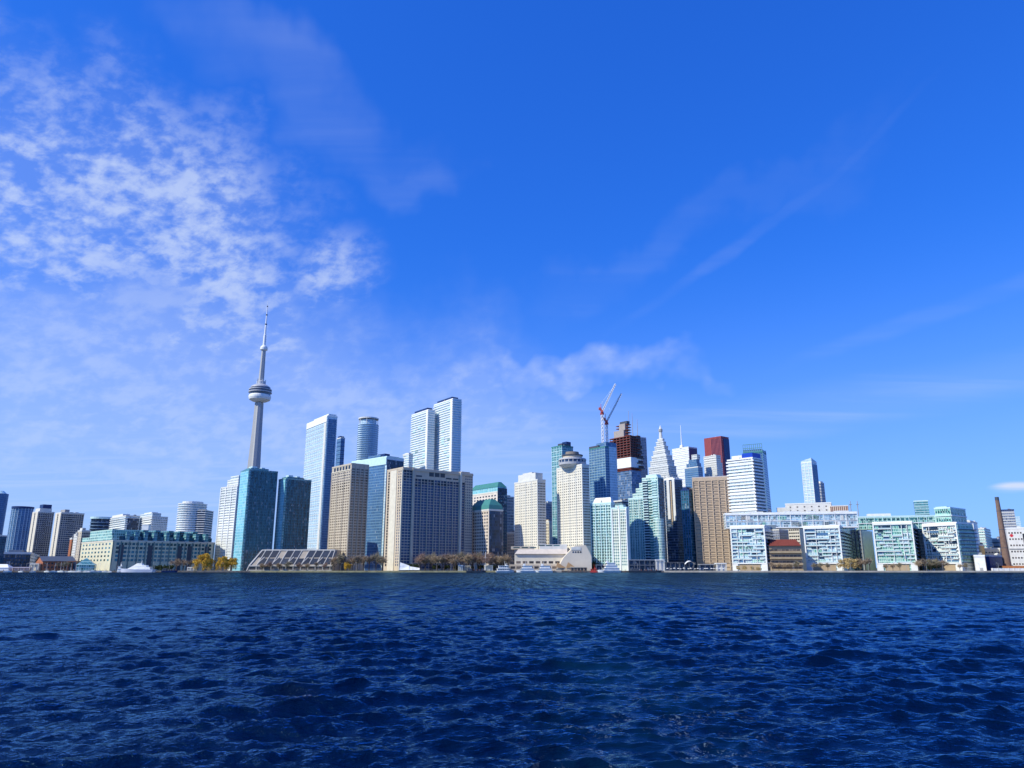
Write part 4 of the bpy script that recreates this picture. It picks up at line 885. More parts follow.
b = mk('warehouse', 'low navy blue warehouse left of the brick chimney foot', 985, 989, 1008, 556, 830, wall=DKBLUE, phi=38); b.windows('R', 5, 5, 2.6, 1.8, WGLS, z0=1).done(); b.patch('R', .1, .9, b.H - 1.5, b.H - .5, .4, .3, plain('blue_trim', (.05, .12, .3), .5), 'fascia')
b = mk('factory_block', 'grey concrete plant block with a stack of dark decks seen left of the brick chimney', 990, 998, 1003, 539, 1000, wall=GREYC, phi=45); b.slabs(5, DGREY, .8, 1, z0=10, name='deck')
b = mk('factory_block', 'low cream factory with arched roof beside the brick chimney', 984, 1000, 1004, 549, 900, wall=CREAM, phi=60); b.windows('L', 5, 5, 2, 1.6, WGLB, z0=1).done()
b = mk('factory_block', 'large white refinery building with small red emblem at the right edge of the picture', 1006, 1037, 1042, 528, 860, wall=plain('refinery_white', (.74, .72, .68), .7), phi=62, vis=562, parm=WHITE)
# emblem: a small red leaf-like mark on the wall
m = MB(); pt = [(0, 2.6), (.6, 1.3), (1.5, 1.6), (1.3, .4), (2.3, -.2), (.9, -1.1), (1., -1.8), (0, -1.5), (-1, -1.8), (-.9, -1.1), (-2.3, -.2), (-1.3, .4), (-1.5, 1.6), (-.6, 1.3)]
m.face([(0, -x, z) for x, z in pt]); m.face([(.2, -x, z) for x, z in pt[::-1]])
m.build('emblem', plain('red_paint', (.6, .03, .05), .6), b.o, (-b.b / 2 - .12, -b.a / 2 + b.a * .86, b.H - 8))
b.patch('L', .35, .5, 6, b.H - 6, .2, .3, WGLD, 'loading_opening'); b.patch('L', 0, 1, b.H * .5, b.H * .5 + 1, .5, .4, GREYC, 'ledge'); b.windows('L', 5, 7, 1.6, 1.8, WGLB, z0=2, u0=.5).done()
b = mk('warehouse', 'long low shed with an orange brown roof at the right end of the quay', 1003, 1045, 1050, 567, 812, wall=CREAM, phi=70, parm=plain('orange_brown_roof', (.42, .16, .06), .8), roof=plain('orange_brown_roof', (.42, .16, .06), .8)); b.patch('L', 0, 1, b.H - 1.6, b.H + 1.2, .9, .8, MATS['orange_brown_roof'], 'roof_edge'); b.windows('L', 14, 3, 1.8, 1.2, WGLD, z0=0, z1=3).done()
o = thing('white_hoarding', 'long white hoarding wall along the quay edge at the far right', 'wall', (at(1015, 570, 786)[0], 786, GZ), 0)
MB().box(-24, 30, -.4, .4, 0, 2.6).build('panel', WHITE, o)
me = MB().box(-.3, .3, -.7, -.3, 0, 2.9).mesh('post', OFFWH)
for k in range(10): put('post', me, o, (-23 + k * 5.5, 0, 0))
# chimney
D = 835; X, Z = at(997, 497, D); o = thing('brick_chimney', 'tall tapering brown brick chimney with a dark top near the right edge', 'chimney', (at(1006.5, 560, D)[0], D, GZ), 0)
xc = 0; Hc = Z - GZ
m = MB(); n = 8
for i in range(n):
    z0, z1 = Hc * .955 * i / n, Hc * .955 * (i + 1) / n; r = lambda z: 4.1 - 2.2 * z / Hc
    m.cone(0, 0, r(z0), r(z1), z0, z1, 20)
m.build('stack', plain('chimney_brick', (.20, .13, .10), .9, var=.25, vscale=.4), o)
MB().cone(0, 0, 2.1, 2.0, Hc * .955, Hc, 20).build('cap', DGREY, o)
for k in range(3): MB().cone(0, 0, 4.15 - 2.2 * (.3 + k * .25), 4.15 - 2.2 * (.3 + k * .25), Hc * (.3 + k * .25), Hc * (.3 + k * .25) + .6, 20).build('iron_band', DGREY, o)
# ------------------------------------------------------------------ land
SHORE = [(-9000, 900), (-700, 815), (-420, 800), (-330, 793), (-150, 778), (0, 776), (130, 779), (200, 776), (420, 775), (700, 790), (9000, 900)]
def shore_y(x):
    for (x0, y0), (x1, y1) in zip(SHORE, SHORE[1:]):
        if x <= x1: return y0 + (y1 - y0) * (x - x0) / (x1 - x0)
    return SHORE[-1][1]
m = MB()
m.face([(x, y, GZ) for x, y in SHORE] + [(12000, 16000, GZ), (-12000, 16000, GZ)])
gm, g, bs = pbsdf('city_ground'); co = g.n('ShaderNodeTexCoord').outputs['Object']
nz = g.noise(co, .02, 6, .65); nf = g.noise(co, .3, 4, .6)
c1 = g.mix(g.ss(nz, .42, .58), rgb((.10, .10, .095)), rgb((.16, .14, .10)))
g.put(bs.inputs['Base Color'], g.mix(g.m('MULTIPLY', nf, .4), c1, rgb((.05, .06, .035)))); bs.inputs['Roughness'].default_value = .95
struct(m.build('ground', gm))
def strip(name, xs, dy0, dy1, z, mat):
    m = MB()
    for x0, x1 in zip(xs, xs[1:]):
        m.face([(x0, shore_y(x0) + dy0, z), (x1, shore_y(x1) + dy0, z), (x1, shore_y(x1) + dy1, z), (x0, shore_y(x0) + dy1, z)], 0,
               [(x0, 0), (x1, 0), (x1, dy1 - dy0), (x0, dy1 - dy0)])
    return struct(m.build(name, mat))
STONE = plain('quay_stone', (.50, .44, .35), .9, var=.3, vscale=.15)
DSTONE = plain('dark_quay_stone', (.14, .13, .12), .95, var=.4, vscale=.3)
GRASS = plain('dry_grass', (.20, .19, .06), .95, var=.4, vscale=.08)
SANDG = plain('beach_sand', (.55, .47, .36), .95, var=.25, vscale=.1)
def quay(xs, mat, top):
    m = MB()
    for x0, x1 in zip(xs, xs[1:]):
        y0, y1 = shore_y(x0), shore_y(x1)
        m.face([(x0, y0 - .5, -2), (x1, y1 - .5, -2), (x1, y1 - .5, GZ + .12), (x0, y0 - .5, GZ + .12)])
        m.face([(x0, y0 - .5, GZ + .12), (x1, y1 - .5, GZ + .12), (x1, y1 + 1.2, GZ + .12), (x0, y0 + 1.2, GZ + .12)])
        m.face([(x0, y0 + 1.2, GZ), (x0, y0 + 1.2, GZ + .12), (x1, y1 + 1.2, GZ + .12), (x1, y1 + 1.2, GZ)][::-1])
    struct(m.build('quay_wall', mat))
quay([-2500, -700, -420, -330, -270], DSTONE, 0); quay([-270, -150, -10], plain('mossy_quay_stone', (.30, .27, .15), .95, var=.4, vscale=.2), 0)
quay([-10, 60, 130, 155], DSTONE, 0); quay([155, 200, 420, 700, 2500], STONE, 0)
strip('lawn', [-275, -150, 0], 1.3, 30, GZ + .006, GRASS); strip('promenade', [-700, -420, -330, -275], 1.3, 12, GZ + .006, plain('promenade_paving', (.30, .28, .25), .9, var=.2, vscale=.3))
strip('promenade', [0, 130, 155], 1.3, 12, GZ + .006, MATS['promenade_paving']); strip('beach', [155, 200, 420, 700], 1.3, 16, GZ + .006, SANDG)

# ------------------------------------------------------------------ water
def make_water():
    rs = np.random.RandomState(5)
    na = 1350; az = np.linspace(-R(66), R(66), na)
    rl = [7.0]
    while rl[-1] < 1200: rl.append(rl[-1] * 1.0032 + .014)
    while rl[-1] < 30000: rl.append(rl[-1] * 1.25)
    r = np.array(rl); nr = len(r)
    A, RR = np.meshgrid(az, r); X0 = RR * np.sin(A); Y0 = RR * np.cos(A)
    sp = np.maximum(RR * .0032 + .014, RR * (az[1] - az[0]))
    Z = np.zeros_like(X0); DX = np.zeros_like(X0); DY = np.zeros_like(X0)
    # gust patches vary the sea state slowly
    gust = 1 + .22 * np.sin(X0 / 23 + 1.3 * np.sin(Y0 / 31)) * np.sin(Y0 / 37 + 1.1 * np.sin(X0 / 41)) + .12 * np.sin(X0 / 7.3 + Y0 / 11 + 2 * np.sin(X0 / 19))
    N = 170
    lam = np.exp(rs.uniform(np.log(.30), np.log(6.5), N)); lam.sort()
    wind = R(100)                      # travelling obliquely towards the camera
    for i, L in enumerate(lam):
        spread = .30 + .30 * (1 - min(1, L / 3))
        th = wind + rs.normal(0, spread) + (pi if rs.rand() < .12 else 0); k = 2 * pi / L
        a = .0052 * L * (1 + .35 * math.exp(-L / .9)) * (1.0 if L < 2.2 else (2.2 / L) ** 1.35) * rs.uniform(.6, 1.3)
        fade = np.clip((L / sp - 2.0) / 2.0, 0, 1); ph = rs.uniform(0, 2 * pi)
        kx, ky = k * cos(th), k * sin(th)
        P = kx * X0 + ky * Y0 + ph + .55 * np.sin(X0 / (L * 3.1) + i) + .55 * np.sin(Y0 / (L * 3.7) + 2 * i)
        w = a * fade * gust
        Z += w * np.sin(P); c = w * .9 * np.cos(P); DX += c * cos(th); DY += c * sin(th)
    Zs = Z + .15 * np.maximum(Z, 0) ** 2 / .18          # peak the crests
    # the boat's own wake, churned water low in the middle right
    V = np.stack([X0 + DX, Y0 + DY, Zs], -1).reshape(-1, 3).astype(np.float32)
    idx = np.arange(na * nr).reshape(nr, na)
    q = np.stack([idx[:-1, :-1], idx[:-1, 1:], idx[1:, 1:], idx[1:, :-1]], -1).reshape(-1, 4)
    me = bpy.data.meshes.new('water'); me.vertices.add(len(V)); me.vertices.foreach_set('co', V.ravel())
    me.loops.add(q.size); me.loops.foreach_set('vertex_index', q.ravel().astype(np.int32))
    me.polygons.add(len(q)); me.polygons.foreach_set('loop_start', np.arange(0, q.size, 4, dtype=np.int32)); me.polygons.foreach_set('loop_total', np.full(len(q), 4, dtype=np.int32))
    me.update(calc_edges=True); me.polygons.foreach_set('use_smooth', np.ones(len(q), dtype=bool))
    mt, g, b = pbsdf('lake_water')
    pos = g.n('ShaderNodeNewGeometry').outputs['Position']; sp_ = g.n('ShaderNodeSeparateXYZ'); g.put(sp_.inputs[0], pos)
    x, y, z = sp_.outputs
    mp = g.n('ShaderNodeMapping'); g.put(mp.inputs[0], pos); mp.inputs['Scale'].default_value = (.75, 1.25, 1.0); mp.inputs['Rotation'].default_value = (0, 0, R(-15))
    s1 = g.noise(mp.outputs[0], 5.5, 4, .6, .6); s2 = g.noise(mp.outputs[0], 1.5, 5, .6, .5); s3 = g.noise(mp.outputs[0], .42, 5, .6, .4)
    dist = g.m('SQRT', g.m('ADD', g.m('MULTIPLY', x, x), g.m('MULTIPLY', y, y)))
    near = g.ss(dist, 30, 110, 1.0, 0.0); mid = g.ss(dist, 40, 220, 0.35, 1.0)
    far = g.ss(dist, 80, 400, .0, 1.0)
    gp = g.n('ShaderNodeMapping'); g.put(gp.inputs[0], pos); gp.inputs['Scale'].default_value = (.09, .018, 1.0); gp.inputs['Rotation'].default_value = (0, 0, R(8))
    gust = g.ss(g.noise(gp.outputs[0], 1.0, 6, .65, .5), .34, .66, .5, 1.9)
    h = g.m('ADD', g.m('MULTIPLY', s1, g.m('MULTIPLY', near, .045)), g.m('ADD', g.m('MULTIPLY', s2, g.m('MULTIPLY', mid, .30)), g.m('MULTIPLY', s3, g.m('MULTIPLY', far, 1.6))))
    # windrows: narrow streaks of rougher and smoother water lying along the wind
    wr = g.n('ShaderNodeMapping'); g.put(wr.inputs[0], pos); wr.inputs['Scale'].default_value = (.8, .022, 1.0); wr.inputs['Rotation'].default_value = (0, 0, R(6))
    row = g.ss(g.noise(wr.outputs[0], 1.0, 4, .7), .40, .60, .15, 2.1)
    row = g.m('ADD', 1.0, g.m('MULTIPLY', g.m('SUBTRACT', row, 1.0), g.ss(dist, 60, 220)))
    h = g.m('MULTIPLY', h, g.m('MULTIPLY', gust, row))
    # water body colour: clear deep lake blue, slightly green where the propeller has churned air into it
    churn = g.noise(pos, .16, 4, .6)
    wx = g.m('DIVIDE', g.m('SUBTRACT', x, g.m('ADD', 2.6, g.m('MULTIPLY', y, .055))), g.m('ADD', 2.2, g.m('MULTIPLY', y, .05)))
    wake = g.m('MULTIPLY', g.ss(g.m('ABSOLUTE', wx), .1, 1.3, 1, 0), g.ss(y, 30, 130, 1, .55))
    wk = g.m('MULTIPLY', wake, g.ss(churn, .35, .7, .2, 1))
    h = g.m('MULTIPLY', h, g.m('SUBTRACT', 1.0, g.m('MULTIPLY', wake, .45)))
    bp = g.n('ShaderNodeBump'); bp.inputs['Strength'].default_value = 1.0; bp.inputs['Distance'].default_value = 1.0; g.put(bp.inputs['Height'], h)
    body = g.mix(wk, rgb(WATERC), rgb(WAKEC))
    # foam: on peaked crests, and lacing in the wake
    f1 = g.noise(pos, 7, 5, .7, .5); f2 = g.noise(pos, .5, 3, .5)
    crest = g.m('MULTIPLY', g.ss(z, .26, .40), g.m('MULTIPLY', g.ss(f1, .50, .62), g.ss(f2, .52, .66)))
    lace = g.m('MULTIPLY', g.m('MULTIPLY', wake, g.ss(y, 19, 34, 1, 0)), g.m('MULTIPLY', g.ss(f1, .54, .64), g.ss(f2, .46, .62)))
    foam = g.m('MULTIPLY', g.m('MAXIMUM', crest, g.m('MULTIPLY', lace, .6)), .7)
    nt = mt.node_tree; nt.nodes.remove(b)
    df = g.n('ShaderNodeBsdfDiffuse'); g.put(df.inputs['Color'], g.mix(foam, body, rgb((.38, .52, .60)))); g.L.new(bp.outputs[0], df.inputs['Normal'])
    gl = g.n('ShaderNodeBsdfGlossy'); gl.inputs['Color'].default_value = WATERG; g.put(gl.inputs['Roughness'], g.ss(dist, 25, 350, .05, .16)); g.L.new(bp.outputs[0], gl.inputs['Normal'])
    fr = g.n('ShaderNodeFresnel'); fr.inputs['IOR'].default_value = 1.33; g.L.new(bp.outputs[0], fr.inputs['Normal'])
    fac = g.m('MULTIPLY', fr.outputs[0], g.m('SUBTRACT', 1.0, g.m('MULTIPLY', foam, .8)))
    ms = g.n('ShaderNodeMixShader'); g.put(ms.inputs[0], fac); g.L.new(df.outputs[0], ms.inputs[1]); g.L.new(gl.outputs[0], ms.inputs[2])
    g.L.new(ms.outputs[0], [n for n in nt.nodes if n.type == 'OUTPUT_MATERIAL'][0].inputs[0])
    me.materials.append(mt); o = bpy.data.objects.new('water', me); COL.objects.link(o); struct(o)
WATERG = (.29, .58, .83, 1)
WATERC = (.0004, .0055, .024); WAKEC = (.0015, .016, .036)
make_water()

# ------------------------------------------------------------------ trees
def leaves(m, cx, cy, cz, rx, rz, n, size, rnd, mats=1, droop=0.0):
    for _ in range(n):
        while True:
            p = Vector((rnd.uniform(-1, 1), rnd.uniform(-1, 1), rnd.uniform(-1, 1)))
            if .25 < p.length < 1: break
        c = Vector((cx + p.x * rx, cy + p.y * rx, cz + p.z * rz))
        a = Vector((rnd.gauss(0, 1), rnd.gauss(0, 1), rnd.gauss(0, .6))).normalized(); b = a.orthogonal().normalized()
        b = (Matrix.Rotation(rnd.uniform(0, 6.28), 3, a) @ b); c2 = a.cross(b)
        s1 = size * rnd.uniform(.5, 1.2); s2 = size * rnd.uniform(.4, .9)
        if droop: b = Vector((b.x * .3, b.y * .3, -1)).normalized(); s1 *= 2.2; s2 *= .35; c2 = b.cross(Vector((rnd.gauss(0, 1), rnd.gauss(0, 1), 0))).normalized()
        m.face([c - b * s1, c + c2 * s2, c + b * s1, c - c2 * s2], rnd.randrange(mats))
def limbs(m, p, d, L, r, dep, rnd, tips, up=.25):
    q = p + d * L; m.tube(p, q, r, r * .62, 5 if dep > 1 else 3); tips.append(q)
    if dep == 0: return
    for _ in range(rnd.choice((3, 3, 4))):
        nd = (d + Vector((rnd.gauss(0, .62), rnd.gauss(0, .62), rnd.gauss(up, .3)))).normalized()
        limbs(m, p.lerp(q, rnd.uniform(.55, 1)), nd, L * rnd.uniform(.55, .8), r * .58, dep - 1, rnd, tips, up)
WIL = [plain('willow_gold', (.66, .38, .03), .8), plain('willow_olive', (.46, .29, .03), .8), plain('willow_pale', (.75, .50, .08), .8)]
TWG = [plain('twig_brown', (.38, .23, .12), .9), plain('twig_grey', (.32, .24, .18), .9), plain('twig_tan', (.52, .34, .17), .9)]
EVG = [plain('dark_evergreen', (.03, .055, .025), .9), plain('olive_evergreen', (.06, .08, .03), .9)]
PAL = [plain('pale_bush', (.50, .38, .18), .9), plain('straw_bush', (.42, .30, .12), .9)]
BARK = plain('bark', (.09, .07, .055), .95)
def make_tree(kind, seed):
    rnd = random.Random(seed); name = {'willow': 'willow_tree', 'bare': 'bare_tree', 'evergreen': 'evergreen_shrub', 'pale': 'pale_shrub'}[kind]
    o = put(name, None, None, (0, 0, 0))
    t = MB(); tips = []
    if kind == 'willow':
        limbs(t, Vector((0, 0, 0)), Vector((rnd.gauss(0, .05), 0, 1)).normalized(), 4.5, .5, 3, rnd, tips); t.build('trunk', BARK, o)
        c = MB()
        for _ in range(26):
            a = rnd.uniform(0, 6.28); q = rnd.uniform(0, 1) ** .6 * 5.4; h = 11.5 - .17 * q * q + rnd.uniform(-2.5, .8)
            leaves(c, q * cos(a), q * sin(a), h, rnd.uniform(1.3, 2.2), rnd.uniform(1.2, 1.9), 150, .40, rnd, 3)
            leaves(c, q * cos(a) * 1.1, q * sin(a) * 1.1, h - 3.2, 1.3, 2.8, 40, .42, rnd, 3, 1)
        c.build('crown', WIL, o)
    elif kind == 'bare':
        limbs(t, Vector((0, 0, 0)), Vector((rnd.gauss(0, .08), 0, 1)).normalized(), 3.2, .28, 3, rnd, tips, .2); t.build('trunk', BARK, o)
        c = MB()
        for p in tips[4:]:
            for _ in range(16):
                d = Vector((rnd.gauss(0, .8), rnd.gauss(0, .8), rnd.gauss(.45, .6))).normalized(); L = rnd.uniform(1.0, 2.3); q = p + d * L
                w = Vector((rnd.gauss(0, 1), rnd.gauss(0, 1), rnd.gauss(0, 1))).normalized() * rnd.uniform(.04, .075)
                c.face([p - w, p + w, q + w * .6, q - w * .6], rnd.randrange(3))
        tw = [(.33, .24, .16), (.27, .22, .17), (.40, .30, .19), (.30, .20, .15), (.28, .24, .16)][seed // 31 % 5]
        c.build('crown', [plain('twigs_%d_%d' % (seed, q), [x * f for x in tw], .9) for q, f in enumerate((.75, 1, 1.3))], o)
    elif kind == 'evergreen':
        t.tube((0, 0, 0), (0, 0, 3), .2, .1); t.build('trunk', BARK, o); c = MB()
        for _ in range(12):
            leaves(c, rnd.uniform(-3, 3), rnd.uniform(-2, 2), rnd.uniform(1.4, 4.2), 1.5, 1.4, 90, .38, rnd, 2)
        c.build('crown', EVG, o)
    else:
        t.tube((0, 0, 0), (0, 0, 3), .25, .1); t.tube((0, 0, 1), (1.6, 0, 4), .14, .06); t.build('trunk', BARK, o); c = MB()
        for _ in range(14):
            leaves(c, rnd.uniform(-3, 3), rnd.uniform(-2, 2), rnd.uniform(2.2, 6.6), 1.3, 1.3, 70, .36, rnd, 2)
        c.build('crown', PAL, o)
    return o
PROT = {k: [make_tree(k, 31 * i + 7 + len(k)) for i in range(n)] for k, n in (('willow', 3), ('bare', 5), ('evergreen', 3), ('pale', 2))}
USED = set()
def tree(kind, px, dy, sc, lab, group=None, D=None):
    rnd = random.Random(px * 13 + int(dy)); p = rnd.choice(PROT[kind])
    x = (px - 512) / 763.0 * 790
    y = (shore_y(x) + dy) if D is None else D; x = (px - 512) / 763.0 * y
    sc *= {'bare': 2.15, 'evergreen': 1.35, 'pale': 1.25, 'willow': 1.15}[kind]
    if px > 730 and kind == 'bare': sc *= .72
    if 730 < px < 770: sc *= .8
    sc = (sc * rnd.uniform(.92, 1.1),) * 2 + (sc * rnd.uniform(.92, 1.08),)
    if p.name not in USED:
        USED.add(p.name); o = p; o.location = (x, y, GZ); o.rotation_euler.z = rnd.uniform(0, 6.28); o.scale = sc; o['label'] = lab
        if group: o['group'] = group
    else: o = copy_tree(p, (x, y, GZ), rnd.uniform(0, 6.28), lab, group, sc)
    if not group and 'group' in o: del o['group']
    o['category'] = 'shrub' if 'shrub' in p.name else 'tree'
    return o
tree('willow', 203, 8, 1.3, 'largest golden yellow willow, before the right end of the cream terminal building')
tree('willow', 222, 10, 1.02, 'yellow willow at the foot of the tall white condominium, left of its smaller neighbour')
tree('willow', 231, 16, 1.0, 'small yellow willow touching the left foot of the larger dark teal glass slab')
tree('willow', 347.0, 12, .6, 'low yellow green willow at the foot of the brown beige tower')
for px, sc in ((176, .8), (183, .75), (190, .7)): tree('bare', px, 14, sc, 'reddish bare shrub tree between the white yacht and the largest yellow willow', 'bare trees left of the yellow willows')
for px in (156, 161, 166, 171): tree('evergreen', px, 18, .8, 'dark evergreen shrub behind the stern of the white yacht', 'dark shrubs behind the yacht')
for px in (262, 270, 279, 288, 298, 307, 316, 325): tree('bare', px, 7, .5, 'low bare shrub along the foot of the low white arcade', 'bare shrubs before the arcade')
for px in (357, 363, 369, 376, 382): tree('bare', px, 10, .95, 'bare brown tree between the brown beige tower and the wide hotel slab', 'bare trees left of the wide hotel slab')
for px in (334, 340, 352): tree('bare', px, 13, .9, 'bare brown tree right before the foot of the brown beige tower', 'bare trees before the brown beige tower')
for px in (408, 414): tree('evergreen', px, 26, 1.0, 'dark shrub behind the white tents at the foot of the wide hotel slab', 'dark shrubs by the white tents')
for i, px in enumerate(range(420, 500, 4)): tree('bare', px + (i * 7 % 3), 9 + (i * 5 % 4) * 5, 1.12 + .12 * ((i * 3) % 3 - 1), 'bare brown tree in the long row before the wide hotel slab and teal roofed offices', 'long row of bare trees')
for i, px in enumerate((436, 447, 458, 470, 481, 492)): tree('evergreen', px, 30, .8, 'dark evergreen shrub in the back of the long row of bare trees', 'dark shrubs behind the long tree row')
for px in (502, 507): tree('bare', px, 12, 1.0, 'bare reddish tree at the left end of the sandstone podium', 'bare trees at the podium end')
for px in (738, 745): tree('pale', px, 7, .72, 'small straw coloured bush before the base of the leftmost white framed pier building', 'bushes before the left pier building')
for px in (752, 758): tree('pale', px, 7, .62, 'low straw bush near the right base pier of the leftmost white framed pier building', 'low bushes by the left pier building')
for px in (773, 779, 785, 791, 797): tree('bare', px, 8, .72, 'low bare tree before the tan terraced building', 'bare trees before the terraces')
for px in (814, 821, 828): tree('bare', px, 7, .6, 'low bare shrub between the base piers of the pier building right of the terraces', 'bare shrubs before the middle pier building')
for px, sc in ((843, 1.25), (849, 1.35), (856, 1.15)): tree('pale', px, 12, sc, 'pale yellow feathery tree in the gap right of the raised white bridge', 'pale trees right of the bridge')
for px in (861, 866, 870): tree('bare', px, 10, 1.0, 'bare brown tree just left of the pale green pier building', 'bare trees left of the green pier building')
for px in (886, 893, 900): tree('bare', px, 7, .6, 'low bare shrub between the base piers of the pale green pier building', 'bare shrubs before the green pier building')
for px in (919, 925, 931, 937, 943): tree('bare', px, 8, .95, 'bare brown tree before the speckled side of the rightmost pier building', 'bare trees before the rightmost pier building')
tree('evergreen', 933, 16, 1.5, 'big dark evergreen before the speckled side of the rightmost pier building')
for px in (960, 966): tree('bare', px, 8, .6, 'low bare shrub under the green glass face of the corner pier building', 'bare shrubs under the green glass face')
for px in (58, 64, 70): tree('bare', px, 7, .5, 'low bare shrub before the orange red brick hall', 'bare shrubs before the brick hall')
for px in (318, 345, 355): tree('evergreen', px, 0, .9, 'green shrub showing above the roof line of the low white arcade', 'shrubs behind the arcade', D=842).scale.z = 3.6
for px in (592, 600): tree('evergreen', px, 0, 1.2, 'dark shrub between the blank cream hall and the cream and aqua condominium', 'dark shrubs right of the cream hall', D=815)
for p in [q for l in PROT.values() for q in l]:
    if p.name not in USED:
        for c in list(p.children): bpy.data.objects.remove(c)
        bpy.data.objects.remove(p)

# ------------------------------------------------------------------ low white arcade
def arcade():
    D = 797; x0 = at(249, 567, D)[0]; x1 = at(332, 567, D)[0]; L = x1 - x0; H = at(290, 549.5, D)[1] - GZ
    o = thing('arcade_building', 'low long white framed arcade with sloping front and diagonal struts below the teal slabs', 'building', (x0, D, GZ), 0)
    dep = 9.0
    m = MB(); m.face([(1, 0, 5), (L, 0, 5), (L, dep, H - .6), (7 + 4, dep, H - .6)]); m.face([(0, .3, 0), (L, .3, 0), (L, .3, 5), (1, .3, 5)])
    m.face([(11, dep, H - .6), (L, dep, H - .6), (L, dep + 30, H - .6), (11, dep + 30, H - .6)]); m.face([(0, .3, 0), (1, 0, 5), (11, dep, H - .6), (11, dep + 30, H - .6), (0, dep + 30, 0)]); m.face([(L, .3, 0), (L, dep + 30, 0), (L, dep + 30, H - .6), (L, dep, H - .6), (L, 0, 5)])
    m.build('wall', plain('arcade_beige', (.40, .34, .27), .8), o)
    fr = plain('arcade_white', (.62, .58, .52), .7)
    def P(x, s): return (x, dep * s - .5, 5 + (H - 5.4) * s)
    def beam(name, p, q, r): MB().tube(p, q, r, r, 4).build(name, fr, o)
    beam('roof_beam', P(10, 1), P(L, 1), .8); beam('sill_beam', P(0, 0), P(L, 0), .7); beam('sloping_edge', P(0, 0), P(10, 1), .8); beam('base_beam', (0, -.4, .6), (L, -.4, .6), .5); beam('sloping_edge', (-2, -.4, 0), P(0, 0), .6)
    n = 11
    for i in range(1, n + 1):
        xb = i * (L - 2) / n; beam('post', P(xb, 0), P(min(xb + 6, L), 1), .45); beam('post', (xb, -.3, 0), P(xb, 0), .4)
        x0_ = xb - (L - 2) / n + .9; rq = random.Random(i)
        for s0, s1 in ((.10, .46), (.54, .92)):
            if rq.random() < .16: continue
            w = (L - 2) / n - 1.6; q = [P(x0_ + 6 * s0, s0), P(x0_ + 6 * s0 + w, s0), P(x0_ + 6 * s1 + w, s1), P(x0_ + 6 * s1, s1)]
            mo = MB(); up = .25; mo.face([(a_, b_ - up + .35, c_ + .1) for a_, b_, c_ in q]); mo.face([(a_, b_ - up + .65, c_) for a_, b_, c_ in q][::-1])
            mo.build('opening', WGLD, o)
        if i % 2: beam('strut', P(xb + .5, .15), P(xb + 6.4, .55), .4)
        MB().box(xb - (L - 2) / n + 1, xb - 1, -.1, .5, .9, 4.2).build('ground_opening', WGLB, o)
    MB().box(-4, L, 12, 34, H - .5, H + .4).build('roof', fr, o) if False else MB().box(12, L, dep - .4, dep + 30, H - .55, H + .3).build('roof', fr, o)
arcade()
# white tents
for lab, px, w, h in (('largest white peaked tent at the foot of the wide hotel slab', 404.5, 10, 8.5), ('lower white tent tapering to the right of the largest tent', 414, 12, 4.6)):
    x = (px - 512) / 763 * 783; o = thing('tent', lab, 'tent', (x, 784, GZ), 0)
    MB().prism([(-w / 2, -3.4), (w / 2, -3.4), (w / 2, 3.4), (-w / 2, 3.4)], .9, h, 0, [(-w / 2 + .2, -.2), (w / 2 - .3, -.2), (w / 2 - .3, .2), (-w / 2 + .2, .2)], z1s=[h, h * .62, h * .62, h]).build('canopy', WHITE, o)
    for sx in (-1, 1): MB().tube((sx * (w / 2 - .3), -3.2, 0), (sx * (w / 2 - .3), -3.2, 1.2), .12).build('pole', GREYC, o)

# ------------------------------------------------------------------ ferry docks, pavilions and small things on the quay
PV = [0]
def pavilion(px0, px1, y, D, lab, wm=OFFWH, rm=WHITE, dark=True, dep=8, fl=1):
    x0 = (px0 - 512) / 763 * D; x1 = (px1 - 512) / 763 * D; H = at(512, y, D)[1] - GZ
    o = thing('pavilion', lab, 'pavilion', ((x0 + x1) / 2, D + dep / 2, GZ), 0); w = (x1 - x0) / 2
    MB().box(-w + .8, w - .8, -dep / 2 + 1.5, dep / 2, 0, H - .9).build('wall', F_DGLASS if dark else wm, o); MB().box(-w, w, -dep / 2, dep / 2 + .5, H - .9, H).build('roof', rm, o)
    for k in range(1, fl): MB().box(-w, w, -dep / 2, dep / 2, H * k / fl - .4, H * k / fl + .4).build('deck', wm, o)
    me = MB().box(-.3, .3, -.3, .3, 0, H - .9).mesh('post', wm); n = max(2, int(w * 2 / 5))
    for i in range(n + 1): put('post', me, o, (-w + .4 + (2 * w - .8) * i / n, -dep / 2 + .4, 0))
    return o
pavilion(629, 656, 559.5, 788, 'long low two deck ferry pavilion below the stepped aqua condominium', wm=plain('dock_dark', (.10, .12, .16), .7), rm=plain('dock_grey', (.22, .26, .32), .7), fl=2)
pavilion(656, 665, 559.5, 785, 'small bright white flat roofed pavilion at the right end of the ferry pavilion', dark=False)
pavilion(666, 690, 562, 800, 'dark low pavilion with thin white roof below the slim navy towers', rm=DGREY, wm=MATS['dock_dark'])
pavilion(700, 716, 564, 800, 'low glass cafe pavilion at the left foot of the tan grid office block', rm=GREYC, wm=MATS['dock_dark'])
pavilion(717, 727, 563, 795, 'small white kiosk at the right foot of the tan grid office block', dark=False)
pavilion(596, 628, 564.5, 800, 'low cream terrace deck behind the large white ferry right of the cream hall', fl=1, wm=CREAM, rm=CREAM)
pavilion(458, 463, 565, 782, 'small white hut at the right part of the long tree row', dark=False, dep=5)
pavilion(484, 493, 565, 783, 'cream flat roofed kiosk near the flagpole in front of the bare trees', dark=False, rm=CREAM, dep=5)
pavilion(464, 471, 565.5, 783, 'small sand coloured hut between the white hut and the flagpole kiosk', dark=False, rm=SAND, wm=SAND, dep=5)
pavilion(187, 194, 567, 802, 'small pale grey hut left of the largest yellow willow', dark=False, rm=OFFWH, dep=5)
